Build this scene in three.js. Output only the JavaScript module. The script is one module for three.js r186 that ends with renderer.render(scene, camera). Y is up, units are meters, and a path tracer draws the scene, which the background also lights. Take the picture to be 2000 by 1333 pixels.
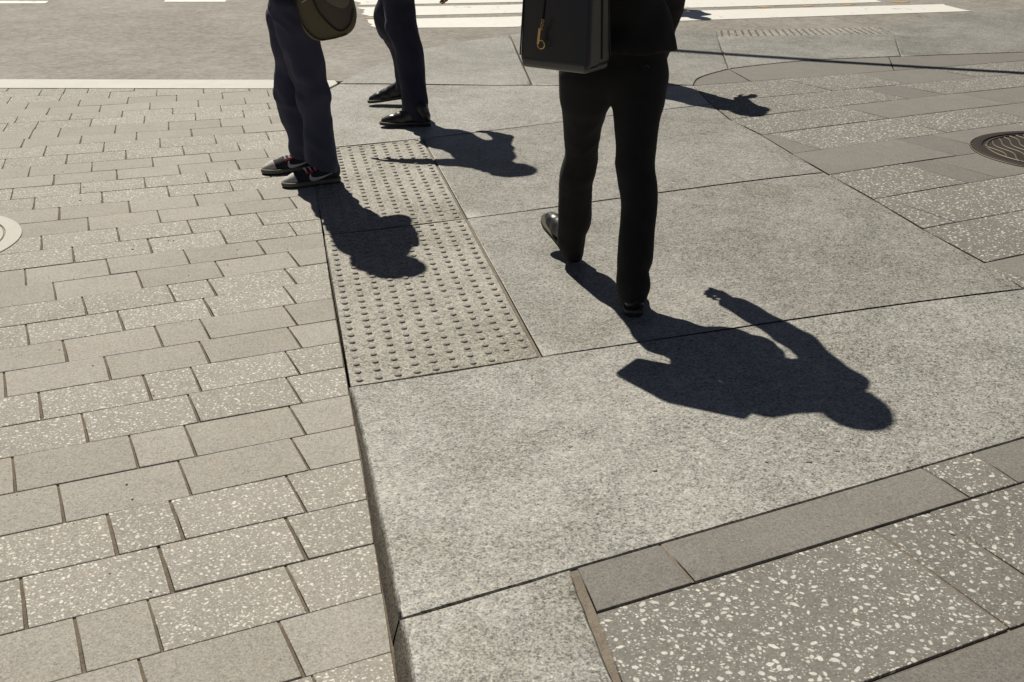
import * as THREE from 'three';
import { ImprovedNoise } from 'three/addons/math/ImprovedNoise.js';
import { mergeGeometries, mergeVertices, toCreasedNormals } from 'three/addons/utils/BufferGeometryUtils.js';
import { RoundedBoxGeometry } from 'three/addons/geometries/RoundedBoxGeometry.js';

/* ---------------------------------------------------------------- camera, sky, sun */
const scene = new THREE.Scene();
const camera = new THREE.PerspectiveCamera(2 * Math.atan(666.5 / 2250) * 180 / Math.PI, 2000 / 1333, 0.05, 400);
camera.position.set(0, 1.53, 0);
camera.rotation.set(-23.454 * Math.PI / 180, 0, 0);
camera.updateMatrixWorld();

const SUN_DIR = new THREE.Vector3(-0.26596, 0.77715, -0.57036);       // towards the sun
{
  // clear city sky: pale towards the horizon, deep blue overhead, a soft brightening round the sun
  const w = 256, h = 128, d = new Float32Array(w * h * 4);
  for (let j = 0; j < h; j++) for (let i = 0; i < w; i++) {
    const el = (j + 0.5) / h * Math.PI - Math.PI / 2, az = ((i + 0.5) / w - 0.5) * 2 * Math.PI;
    const v = new THREE.Vector3(Math.cos(az) * Math.cos(el), Math.sin(el), Math.sin(az) * Math.cos(el));
    const t = Math.pow(1 - Math.max(0, v.y), 3), c = Math.max(0, v.dot(SUN_DIR)), k = 0.06 * Math.pow(c, 6) + 0.20 * Math.pow(c, 40), o = (j * w + i) * 4;
    const g = v.y < 0 ? 0.55 : 1;
    const hz = 0.20 * t * t;
    d[o] = g * (0.023 + 0.045 * t + hz + k); d[o + 1] = g * (0.033 + 0.048 * t + hz * 1.03 + k * 0.97); d[o + 2] = g * (0.062 + 0.050 * t + hz * 1.08 + k * 0.88); d[o + 3] = 1;
  }
  const t = new THREE.DataTexture(d, w, h, THREE.RGBAFormat, THREE.FloatType);
  t.mapping = THREE.EquirectangularReflectionMapping; t.colorSpace = THREE.LinearSRGBColorSpace; t.magFilter = t.minFilter = THREE.LinearFilter; t.needsUpdate = true;
  scene.background = t; scene.environment = t;
}

const sun = new THREE.DirectionalLight(new THREE.Color().setRGB(1, 0.938, 0.815), 5.0);
sun.position.copy(SUN_DIR).multiplyScalar(30).add(new THREE.Vector3(0, 0, -5));
sun.target.position.set(0, 0, -5);
sun.castShadow = true;
sun.shadow.mapSize.set(4096, 4096);
Object.assign(sun.shadow.camera, { left: -12, right: 12, top: 12, bottom: -12, near: 1, far: 80 });
sun.shadow.radius = 1;
scene.add(sun, sun.target);

const renderer = new THREE.WebGLRenderer({ antialias: true });
renderer.setSize(1024, 682);
renderer.toneMapping = THREE.LinearToneMapping;
renderer.toneMappingExposure = 1.0;
renderer.shadowMap.enabled = true;

/* ---------------------------------------------------------------- helpers */
let seed = 20240611;
const rnd = () => { seed |= 0; seed = seed + 0x6D2B79F5 | 0; let t = Math.imul(seed ^ seed >>> 15, 1 | seed); t = t + Math.imul(t ^ t >>> 7, 61 | t) ^ t; return ((t ^ t >>> 14) >>> 0) / 4294967296; };
const rr = (a, b) => a + (b - a) * rnd();
const sat = v => Math.min(1, Math.max(0, v));
const ss = v => v * v * (3 - 2 * v);
const V = (x, y, z) => new THREE.Vector3(x, y, z);
const PN = new ImprovedNoise();
const taken = {};
const numbered = n => { taken[n] = (taken[n] || 0) + 1; return taken[n] === 1 ? n : n + '_' + String(taken[n] - 1).padStart(3, '0'); };
function add(o, name, label, category, extra = {}) {
  o.name = numbered(name); o.userData = { label, category, ...extra };
  scene.add(o); return o;
}
function part(geo, mat, name, parent, label) {
  const m = new THREE.Mesh(geo, mat); m.name = name; m.castShadow = m.receiveShadow = true;
  if (label) m.userData.label = label;
  parent.add(m); return m;
}

/* height of the raised footway: zero at the flush tactile edge, rising to the right and towards the viewer */
const KA = [-0.496, -3.175], KE = [0.98016, -0.19822], KT = [0.35774, 0.93382];
function hgt(x, z) {
  const s = (x - KA[0]) * KE[0] + (z - KA[1]) * KE[1], t = (x - KA[0]) * KT[0] + (z - KA[1]) * KT[1];
  const a = ss(sat(s / 2.6)), b = t < 1.08 ? 0.72 * sat(t / 1.08) : 0.72 + 0.28 * sat((t - 1.08) / 1.2);
  return 0.088 * (1 - (1 - a) * (1 - b)) * ss(sat((z + 9.6) / 3.2));
}

/* ---------------------------------------------------------------- computed textures (surface matter only) */
function lattice(g) { const a = new Float32Array(g * g); for (let i = 0; i < a.length; i++) a[i] = rnd(); return a; }
function addNoise(out, N, g, amp) {                       // tiling value noise, g cells across
  g = Math.max(1, Math.round(g)); const L = lattice(g), s = g / N;
  for (let y = 0; y < N; y++) {
    const fy = y * s, y0 = Math.floor(fy), ty = ss(fy - y0), r0 = (y0 % g) * g, r1 = ((y0 + 1) % g) * g;
    for (let x = 0; x < N; x++) {
      const fx = x * s, x0 = Math.floor(fx), tx = ss(fx - x0), c0 = x0 % g, c1 = (x0 + 1) % g;
      const a = L[r0 + c0] + (L[r0 + c1] - L[r0 + c0]) * tx, b = L[r1 + c0] + (L[r1 + c1] - L[r1 + c0]) * tx;
      out[y * N + x] += (a + (b - a) * ty - 0.5) * amp;
    }
  }
}
function chip(buf, N, cx, cy, rx, ry, rot, fn) {          // one irregular convex chip, wrapped round the tile
  const k = 5 + Math.floor(rnd() * 4), pl = [];
  for (let i = 0; i < k; i++) { const a = rot + (i + rr(-0.3, 0.3)) / k * 6.2832; pl.push([Math.cos(a), Math.sin(a), rr(0.75, 1.05)]); }
  const R = Math.ceil(Math.max(rx, ry) * 1.25) + 1, c = Math.cos(rot), s = Math.sin(rot);
  for (let dy = -R; dy <= R; dy++) for (let dx = -R; dx <= R; dx++) {
    const u = (dx * c + dy * s) / rx, v = (-dx * s + dy * c) / ry;
    let m = -1e9; for (const p of pl) m = Math.max(m, u * p[0] + v * p[1] - p[2]);
    const cov = sat(0.5 - m * Math.min(rx, ry) * 0.7);
    if (cov > 0) { const X = ((Math.floor(cx) + dx) % N + N) % N, Y = ((Math.floor(cy) + dy) % N + N) % N; fn(Y * N + X, cov); }
  }
}
const toS = v => { v = sat(v); return 255 * (v <= 0.0031308 ? v * 12.92 : 1.055 * Math.pow(v, 1 / 2.4) - 0.055); };
function colourTex(N, size, f) {
  const d = new Uint8Array(N * N * 4), o = [0, 0, 0];
  for (let i = 0; i < N * N; i++) { f(i, o); d[i * 4] = toS(o[0]); d[i * 4 + 1] = toS(o[1]); d[i * 4 + 2] = toS(o[2]); d[i * 4 + 3] = 255; }
  const t = new THREE.DataTexture(d, N, N); t.colorSpace = THREE.SRGBColorSpace; return fin(t, size);
}
function greyTex(N, size, f) {
  const d = new Uint8Array(N * N * 4);
  for (let i = 0; i < N * N; i++) { const v = 255 * sat(f(i)); d[i * 4] = d[i * 4 + 1] = d[i * 4 + 2] = v; d[i * 4 + 3] = 255; }
  return fin(new THREE.DataTexture(d, N, N), size);
}
function fin(t, size) {
  t.wrapS = t.wrapT = THREE.RepeatWrapping; t.magFilter = THREE.LinearFilter; t.minFilter = THREE.LinearMipmapLinearFilter;
  t.generateMipmaps = true; t.anisotropy = 8; t.repeat.set(1 / size, 1 / size); t.needsUpdate = true; return t;
}
const F = N => new Float32Array(N * N);

/* granite: pale feldspar, grey quartz, dark mica, faint traffic soiling in patches */
function graniteTex() {
  const N = 2048, S = 2.3, g = F(N), w = F(N), st = F(N);
  addNoise(g, N, 1024, 0.36); addNoise(g, N, 560, 0.40); addNoise(g, N, 260, 0.20); addNoise(g, N, 60, 0.06);
  addNoise(st, N, 5, 0.16); addNoise(st, N, 17, 0.13); addNoise(st, N, 71, 0.08);
  for (let i = 0; i < 30000; i++) { const r = rr(0.8, 2.4), v = rr(-0.30, -0.12); chip(g, N, rnd() * N, rnd() * N, r * rr(1, 2.2), r, rnd() * 3.14, (j, c) => { g[j] += v * c; }); }
  for (let i = 0; i < 9000; i++) { const r = rr(0.9, 2.6), v = rr(0.10, 0.26); chip(g, N, rnd() * N, rnd() * N, r * rr(1.2, 3.2), r, rnd() * 3.14, (j, c) => { g[j] += v * c; w[j] = Math.max(w[j], c); }); }
  const map = colourTex(N, S, (i, o) => {
    const b = Math.max(0.045, 0.262 + 0.60 * g[i] + 0.52 * st[i]); o[0] = b * (1.0 + 0.10 * Math.max(0, -st[i])); o[1] = b * 0.985; o[2] = b * (0.935 + 0.5 * Math.min(0, st[i]));
  });
  return { map, bump: greyTex(N, S, i => 0.5 + 0.7 * g[i]) };
}
/* terrazzo paver: white shell chips in a grey cement matrix */
function terrazzoTex(N, S, n, lo, hi, matrix) {
  const g = F(N), w = F(N), t = F(N);
  addNoise(g, N, N / 2, 0.24); addNoise(g, N, N / 4, 0.50); addNoise(g, N, N / 8, 0.24); addNoise(g, N, 40, 0.06); addNoise(g, N, 12, 0.08);
  const px = N / S;
  for (let i = 0; i < n; i++) {
    const r = px * lo * Math.pow(hi / lo, Math.pow(rnd(), 2.4)), v = rr(0.72, 1.0);
    const X = rnd() * N, Y = rnd() * N; let hit = 0; for (let a = 0; a < 9; a++) { const q = a ? r * 1.5 : 0, xx = (Math.floor(X + Math.cos(a * 0.785) * q) % N + N) % N, yy = (Math.floor(Y + Math.sin(a * 0.785) * q) % N + N) % N; hit += w[yy * N + xx] > 0.2 ? 1 : 0; }
    if (hit) continue;
    chip(w, N, X, Y, r * rr(1.0, 1.9), r * rr(0.75, 1.0), rnd() * 3.14, (j, c) => { w[j] = Math.max(w[j], c * v); });
  }
  for (let i = 0; i < n * 0.25; i++) { const r = px * rr(0.0009, 0.0022); const v = rr(0.1, 0.3); chip(t, N, rnd() * N, rnd() * N, r * 1.3, r, rnd() * 3, (j, c) => { t[j] = Math.max(t[j], c * v); }); }
  const map = colourTex(N, S, (i, o) => {
    const b = Math.max(0.04, matrix * (1 + 0.9 * g[i]) - 0.3 * t[i] * matrix), c = w[i];
    const wv = 0.62 + 0.30 * g[i];
    o[0] = b * 1.03 * (1 - c) + wv * c; o[1] = b * 0.975 * (1 - c) + wv * 0.985 * c; o[2] = b * 0.885 * (1 - c) + wv * 0.92 * c;
  });
  return { map, bump: greyTex(N, S, i => 0.45 + 0.5 * g[i] + 0.25 * w[i]) };
}
function plainTex(N, S, base) {
  const g = F(N), l = F(N), p = F(N);
  addNoise(g, N, N / 2, 0.30); addNoise(g, N, N / 3, 0.62); addNoise(g, N, N / 7, 0.30);
  addNoise(l, N, 9, 0.10); addNoise(l, N, 27, 0.08); addNoise(p, N, 14, 0.05); addNoise(p, N, 44, 0.06);
  for (let i = 0; i < 5200; i++) { const r = rr(0.9, 2.6), v = rr(0.1, 0.5); chip(g, N, rnd() * N, rnd() * N, r * rr(1, 1.6), r, rnd() * 3, (j, c) => { g[j] = Math.max(g[j], c * v + 0.05); }); }
  for (let i = 0; i < 5200; i++) { const r = rr(0.8, 2.0), v = rr(-0.5, -0.2); chip(g, N, rnd() * N, rnd() * N, r * rr(1, 1.6), r, rnd() * 3, (j, c) => { g[j] += v * c; }); }
  const map = colourTex(N, S, (i, o) => { const b = Math.max(0.03, base * (1 + 0.8 * g[i] + 0.7 * l[i])); o[0] = b * (1.025 + 0.35 * p[i]); o[1] = b * 0.98; o[2] = b * (0.905 - 0.3 * p[i]); });
  return { map, bump: greyTex(N, S, i => 0.5 + 0.55 * g[i]) };
}
function asphaltTex() {
  const N = 1024, S = 5, g = F(N), l = F(N);
  addNoise(g, N, N / 2, 0.50); addNoise(g, N, N / 4, 0.36); addNoise(g, N, N / 8, 0.16);
  addNoise(l, N, 4, 0.30); addNoise(l, N, 11, 0.26); addNoise(l, N, 37, 0.24); addNoise(l, N, 130, 0.42);
  for (let i = 0; i < 5000; i++) { const r = rr(0.8, 1.8), v = rr(0.2, 0.7); chip(g, N, rnd() * N, rnd() * N, r * 1.3, r, rnd() * 3, (j, c) => { g[j] += v * c; }); }
  const map = colourTex(N, S, (i, o) => { const b = Math.max(0.03, 0.225 * (1 + 0.6 * g[i] + 0.85 * l[i])); o[0] = b * (1.05 - 0.10 * l[i]); o[1] = b * 0.97; o[2] = b * (0.86 + 0.12 * l[i]); });
  return { map, bump: greyTex(N, S, i => 0.5 + 0.5 * g[i]) };
}
function sandTex() {
  const N = 512, S = 0.35, g = F(N); addNoise(g, N, 256, 0.5); addNoise(g, N, 90, 0.4); addNoise(g, N, 14, 0.4);
  return { map: colourTex(N, S, (i, o) => { const b = Math.max(0.02, 0.125 * (1 + 0.8 * g[i])); o[0] = b * 1.15; o[1] = b * 0.93; o[2] = b * 0.66; }), bump: greyTex(N, S, i => 0.5 + g[i]) };
}
function concreteTex() {
  const N = 1024, S = 1.6, g = F(N); addNoise(g, N, 512, 0.16); addNoise(g, N, 150, 0.14); addNoise(g, N, 20, 0.10); addNoise(g, N, 6, 0.08);
  return { map: colourTex(N, S, (i, o) => { const b = 0.56 * (1 + 0.7 * g[i]); o[0] = b; o[1] = b * 0.985; o[2] = b * 0.92; }), bump: greyTex(N, S, i => 0.5 + g[i]) };
}
function paintTex() {
  const N = 1024, S = 2.2, g = F(N), l = F(N); addNoise(g, N, 512, 0.3); addNoise(g, N, 200, 0.3); addNoise(l, N, 30, 0.5); addNoise(l, N, 90, 0.4); addNoise(l, N, 8, 0.3);
  return { map: colourTex(N, S, (i, o) => { const wear = sat((l[i] + g[i] * 0.8 - 0.30) * 6); const b = 0.74 * (1 + 0.12 * g[i] + 0.1 * l[i]) * (1 - wear) + 0.2 * wear; o[0] = b; o[1] = b * 0.985; o[2] = b * 0.93; }), bump: greyTex(N, S, i => 0.5 + g[i]) };
}
function weaveTex() {
  const N = 256, S = 0.06, g = F(N); addNoise(g, N, 128, 0.5);
  return greyTex(N, S, i => { const x = i % N, y = (i / N) | 0; return 0.5 + 0.3 * Math.sin((x + y) * 6.2832 / 8) * 1 + 0.25 * g[i]; });
}
function leatherTex() {
  const N = 512, S = 0.16, g = F(N); addNoise(g, N, 128, 0.6); addNoise(g, N, 60, 0.5); addNoise(g, N, 12, 0.3);
  return greyTex(N, S, i => 0.5 + 0.6 * g[i]);
}
const T = { granite: graniteTex(), fine: terrazzoTex(2048, 1.5, 30000, 0.0011, 0.0047, 0.262), coarse: terrazzoTex(2048, 1.7, 30000, 0.0010, 0.0068, 0.172), plain: plainTex(1024, 0.9, 0.285), asphalt: asphaltTex(), sand: sandTex(), concrete: concreteTex(), paint: paintTex() };
const WEAVE = weaveTex(), LEATHER = leatherTex();
const std = o => new THREE.MeshStandardMaterial(o);
const tint = (r, g, b) => new THREE.Color().setRGB(r, g, b);
const surf = (t, c, rough, bs, o = {}) => std({ map: t.map, bumpMap: t.bump, bumpScale: bs, roughnessMap: t.rough || null, roughness: t.rough ? 1 : rough, color: c, metalness: 0, ...o });
const M = {
  granite: [[0.95, 0.93, 0.89], [1.04, 1.025, 0.985], [1.09, 1.08, 1.045]].map(k => surf(T.granite, tint(...k), 0.48, 0.0008)),
  fine: [1.07, 1.02, 1.12, 1.08].map((k, i) => surf(T.fine, tint(k * 1.01, k, k * (0.975 - 0.01 * (i % 2))), 0.8, 0.0006)),
  plain: [1.06, 0.99, 1.12, 1.04].map((k, i) => surf(T.plain, tint(k * 1.015, k, k * (0.965 - 0.015 * (i % 2))), 0.8, 0.0005)),
  dull: [0.60, 0.55, 0.65].map((k, i) => surf(T.plain, tint(k, k * 0.985, k * 0.97), 0.8, 0.0006)),
  coarse: [0.95, 0.90, 1.0].map(k => surf(T.coarse, tint(k, k, k * 0.985), 0.8, 0.0007)),
  tactile: surf(T.granite, tint(1.10, 1.055, 0.97), 0.7, 0.0009),
  dirtShade: std({ map: T.granite.map, bumpMap: T.granite.bump, bumpScale: 0.003, color: tint(0.25, 0.215, 0.17), roughness: 0.95, side: THREE.DoubleSide }),  // kerb face granite, tint darkened to paint in shade along with dirt
  asphalt: surf(T.asphalt, tint(1, 1, 1), 0.82, 0.003),
  sand: surf(T.sand, tint(1, 1, 1), 0.95, 0.002),
  grout: surf(T.sand, tint(1.3, 1.35, 1.5), 0.95, 0.001),
  concrete: surf(T.concrete, tint(1, 1, 1), 0.75, 0.0008),
  cover: surf(T.concrete, tint(0.74, 0.73, 0.70), 0.6, 0.0004),
  paint: surf(T.paint, tint(1, 1, 1), 0.55, 0.0006),
  ochre: surf(T.paint, tint(0.62, 0.42, 0.18), 0.7, 0.0006),
  gum: std({ color: tint(0.17, 0.165, 0.15), roughness: 0.75 }),
  grit: std({ color: tint(0.5, 0.48, 0.43), roughness: 0.9 }),
  iron: std({ color: tint(0.035, 0.028, 0.024), roughness: 0.6, metalness: 0.6 }),
  rib: std({ color: tint(0.10, 0.078, 0.058), roughness: 0.55, metalness: 0.5 }),
  steel: std({ color: tint(0.22, 0.23, 0.24), roughness: 0.5, metalness: 0.7 }),
};
const cloth = (r, g, b, sheen = 0.15) => new THREE.MeshPhysicalMaterial({ color: tint(r, g, b), roughness: 0.88, bumpMap: WEAVE, bumpScale: 0.0003, sheen, sheenRoughness: 0.6, sheenColor: tint(0.25, 0.27, 0.34) });
const leather = (r, g, b, ro, cc = 0) => new THREE.MeshPhysicalMaterial({ color: tint(r, g, b), roughness: ro, bumpMap: LEATHER, bumpScale: 0.0004, clearcoat: cc, clearcoatRoughness: 0.25 });
const C = {
  navy: cloth(0.040, 0.041, 0.076, 0.3), ink: cloth(0.022, 0.0235, 0.042, 0.25), black: cloth(0.0055, 0.0056, 0.0062, 0.05), charcoal: cloth(0.02, 0.02, 0.023), shirt: cloth(0.55, 0.57, 0.6), slate: cloth(0.10, 0.11, 0.13),
  skin: new THREE.MeshPhysicalMaterial({ color: tint(0.46, 0.245, 0.165), roughness: 0.55 }), hair: std({ color: tint(0.02, 0.014, 0.01), roughness: 0.7 }),
  shoe: leather(0.014, 0.013, 0.0125, 0.4, 0.3), sole: std({ color: tint(0.012, 0.012, 0.012), roughness: 0.8 }), welt: std({ color: tint(0.10, 0.085, 0.07), roughness: 0.8 }),
  tote: leather(0.0085, 0.011, 0.019, 0.30, 0.3), toteTrim: leather(0.02, 0.02, 0.022, 0.45), toteBaseLit: leather(0.11, 0.105, 0.10, 0.36), gold: std({ color: tint(0.72, 0.50, 0.24), metalness: 1, roughness: 0.28 }),
  olive: cloth(0.15, 0.125, 0.075, 0.1), umber: leather(0.075, 0.058, 0.042, 0.55), moss: cloth(0.16, 0.155, 0.12, 0.1), piping: leather(0.02, 0.017, 0.013, 0.6),
  mesh: std({ color: tint(0.020, 0.021, 0.027), roughness: 0.85, bumpMap: WEAVE, bumpScale: 0.0005 }), toeGrey: std({ color: tint(0.52, 0.50, 0.47), roughness: 0.7, bumpMap: LEATHER, bumpScale: 0.0004 }), mark: std({ color: tint(0.55, 0.52, 0.58), roughness: 0.4 }),
  foam: std({ color: tint(0.13, 0.125, 0.10), roughness: 0.8 }), laceRed: std({ color: tint(0.62, 0.05, 0.06), roughness: 0.8 }), laceBlue: std({ color: tint(0.50, 0.62, 0.68), roughness: 0.8 }),
};
const pick = a => a[Math.floor(rnd() * a.length)];

/* ---------------------------------------------------------------- paving pieces: prism of a plan polygon with eased edges */
function area(p) { let a = 0; for (let i = 0; i < p.length; i++) { const q = p[(i + 1) % p.length]; a += p[i][0] * q[1] - q[0] * p[i][1]; } return a / 2; }
function inset(p, d) {                                    // per-edge inset of a polygon with positive area()
  const n = p.length, out = [];
  for (let i = 0; i < n; i++) {
    const a = p[(i + n - 1) % n], b = p[i], c = p[(i + 1) % n];
    let e0 = [b[0] - a[0], b[1] - a[1]], e1 = [c[0] - b[0], c[1] - b[1]];
    const l0 = Math.hypot(...e0), l1 = Math.hypot(...e1); e0 = [e0[0] / l0, e0[1] / l0]; e1 = [e1[0] / l1, e1[1] / l1];
    const n0 = [-e0[1], e0[0]], n1 = [-e1[1], e1[0]], d0 = d[(i + n - 1) % n], d1 = d[i];
    const det = n0[0] * n1[1] - n0[1] * n1[0];
    if (Math.abs(det) < 0.02) { const m = (d0 + d1) / 2; out.push([b[0] + n0[0] * m, b[1] + n0[1] * m]); }
    else out.push([b[0] + (d0 * n1[1] - d1 * n0[1]) / det, b[1] + (d1 * n0[0] - d0 * n1[0]) / det]);
  }
  return out;
}
function slabGeo(poly, { bev = 0.0025, depth = 0.03, sub = 0, dy = 0, tilt = [0, 0], flat = false, rough = 0, step = 0, uv = [0, 0, 0] } = {}) {
  let p = poly.map(q => [q[0], q[1]]), b = Array.isArray(bev) ? bev.slice() : p.map(() => bev);
  if (area(p) < 0) { p.reverse(); b.reverse(); b.push(b.shift()); }
  if (step) {                                             // resample long edges, worn slightly uneven
    const q = [], c = [];
    for (let i = 0; i < p.length; i++) {
      const a = p[i], e = p[(i + 1) % p.length], L = Math.hypot(e[0] - a[0], e[1] - a[1]), n = Math.max(1, Math.round(L / step)), nx = -(e[1] - a[1]) / L, nz = (e[0] - a[0]) / L;
      for (let k = 0; k < n; k++) { const j = k ? rr(0, rough) : 0; q.push([a[0] + (e[0] - a[0]) * k / n + nx * j, a[1] + (e[1] - a[1]) * k / n + nz * j]); c.push(b[i]); }
    }
    p = q; b = c;
  }
  const n = p.length, cx = p.reduce((s, q) => s + q[0], 0) / n, cz = p.reduce((s, q) => s + q[1], 0) / n;
  const Y = (x, z) => (flat ? 0 : hgt(x, z)) + dy + tilt[0] * (x - cx) + tilt[1] * (z - cz);
  const vb = p.map((_, i) => Math.min(b[i], b[(i + n - 1) % n]));
  const big = Math.max(...b) > 0.01, phis = big ? [0, 0.4, 0.8, 1.2, 1.5708] : [0, 1.5708];
  const rings = phis.map(f => { const q = inset(p, b.map(v => v * (1 - Math.sin(f)))); return q.map((r, i) => [r[0], Y(r[0], r[1]) - vb[i] * (1 - Math.cos(f)) - (big && f > 0 ? rr(0, 0.0012) : 0), r[1]]); });
  rings.push(p.map((r, i) => [r[0], Y(r[0], r[1]) - depth, r[1]]));
  const pos = []; const tri = (a, c, e) => pos.push(...a, ...c, ...e);
  const top = rings[0], T2 = THREE.ShapeUtils.triangulateShape(top.map(q => new THREE.Vector2(q[0], q[2])), []);
  const split = (a, c, e, k) => {
    if (!k) { tri(a, e, c); return; }
    const m = (u, w) => { const x = (u[0] + w[0]) / 2, z = (u[2] + w[2]) / 2; return [x, Y(x, z), z]; }, ac = m(a, c), ce = m(c, e), ea = m(e, a);
    split(a, ac, ea, k - 1); split(ac, c, ce, k - 1); split(ea, ce, e, k - 1); split(ac, ce, ea, k - 1);
  };
  for (const [i, j, k] of T2) {
    const A = top[i], B = top[j], D = top[k]; const s = (B[0] - A[0]) * (D[2] - A[2]) - (B[2] - A[2]) * (D[0] - A[0]);
    if (s > 0) split(A, B, D, sub); else split(A, D, B, sub);
  }
  for (let r = 0; r + 1 < rings.length; r++) for (let i = 0; i < n; i++) {
    const j = (i + 1) % n, a = rings[r][i], c = rings[r][j], d = rings[r + 1][i], e = rings[r + 1][j];
    tri(a, c, d); tri(c, e, d);
  }
  let g = new THREE.BufferGeometry(); g.setAttribute('position', new THREE.Float32BufferAttribute(pos, 3));
  g = mergeVertices(g, 1e-5); g.computeVertexNormals();
  const P = g.attributes.position, U = new Float32Array(P.count * 2), cs = Math.cos(uv[2]), sn = Math.sin(uv[2]);
  for (let i = 0; i < P.count; i++) { const x = P.getX(i), z = P.getZ(i), y = P.getY(i); U[2 * i] = uv[0] + x * cs - z * sn + y * 0.5; U[2 * i + 1] = uv[1] + x * sn + z * cs + y; }
  g.setAttribute('uv', new THREE.BufferAttribute(U, 2));
  return g;
}
const rndUv = (turn = 0) => [rr(0, 5), rr(0, 5), turn + (rnd() < 0.5 ? Math.PI : 0)];
function clip(p, a, b) {                                  // keep the part left of the directed line a > b (seen with x right, z down: f >= 0)
  const f = q => (b[0] - a[0]) * (q[1] - a[1]) - (b[1] - a[1]) * (q[0] - a[0]), out = [];
  for (let i = 0; i < p.length; i++) {
    const q = p[i], r = p[(i + 1) % p.length], fq = f(q), fr = f(r);
    if (fq >= 0) out.push(q);
    if (fq * fr < 0) { const t = fq / (fq - fr); out.push([q[0] + (r[0] - q[0]) * t, q[1] + (r[1] - q[1]) * t]); }
  }
  return out;
}
const smooth = (p, n = 6) => new THREE.SplineCurve(p.map(q => new THREE.Vector2(...q))).getPoints((p.length - 1) * n).map(v => [v.x, v.y]);
const struct = (name, label, cat) => add(new THREE.Group(), name, label, cat, { kind: 'structure' });

/* ---------------------------------------------------------------- ground, road */
{
  const g = new THREE.PlaneGeometry(160, 160); g.rotateX(-Math.PI / 2);
  const uv = g.attributes.uv; for (let i = 0; i < uv.count; i++) uv.setXY(i, uv.getX(i) * 160, uv.getY(i) * 160);
  const m = new THREE.Mesh(g, M.sand); m.position.set(0, -0.06, -30); m.receiveShadow = true;
  add(m, 'ground', 'packed brown sand bed under the paving', 'ground', { kind: 'structure' });
  const bed = new THREE.Mesh(slabGeo([[-6, -7.9], [-1.3, -7.9], [-1.12, -6.2], [-0.5, -3.175], [-0.2, -1.9], [-0.1, -1.0], [-6, -1.0]], { flat: true, dy: -0.006, depth: 0.02 }), M.sand); bed.receiveShadow = true;
  add(bed, 'joint_sand', 'brown sand filling the joints of the left paving', 'sand', { kind: 'structure' });
  const bed2 = new THREE.Mesh(slabGeo([[-0.44, -3.175], [-0.72, -4.7], [-1.05, -6.2], [-1.15, -7.7], [1.2, -7.9], [1.6, -8.3], [6, -9.4], [6, -1.0], [-0.05, -1.0], [-0.17, -1.9], [-0.3, -2.6]], { dy: -0.006, depth: 0.02, sub: 6 }), M.grout); bed2.receiveShadow = true;
  add(bed2, 'joint_mortar', 'grey brown mortar filling the joints of the granite footway', 'mortar', { kind: 'structure' });
  const road = new THREE.Mesh(slabGeo([[-60, -8.13], [-1.19, -8.1], [-0.6, -9.0], [0, -9.5], [3, -9.8], [5, -10.6], [60, -12], [60, -100], [-60, -100]], { flat: true, dy: -0.006, depth: 0.03, bev: 0.001 }), M.asphalt); road.receiveShadow = true;
  add(road, 'road', 'worn grey brown asphalt carriageway beyond the kerb strip', 'road', { kind: 'structure' });
  const strip = new THREE.Mesh(slabGeo([[-8, -8.17], [-1.68, -8.105], [-1.235, -8.085], [-1.20, -7.99], [-1.255, -7.76], [-1.62, -7.80], [-8, -7.86]], { flat: true, dy: 0.004, depth: 0.03, bev: 0.004 }), M.concrete); strip.receiveShadow = true; strip.castShadow = true;
  add(strip, 'kerb_strip', 'pale flush concrete kerb strip between the pavers and the road', 'kerb', { kind: 'structure' });
}

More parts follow.
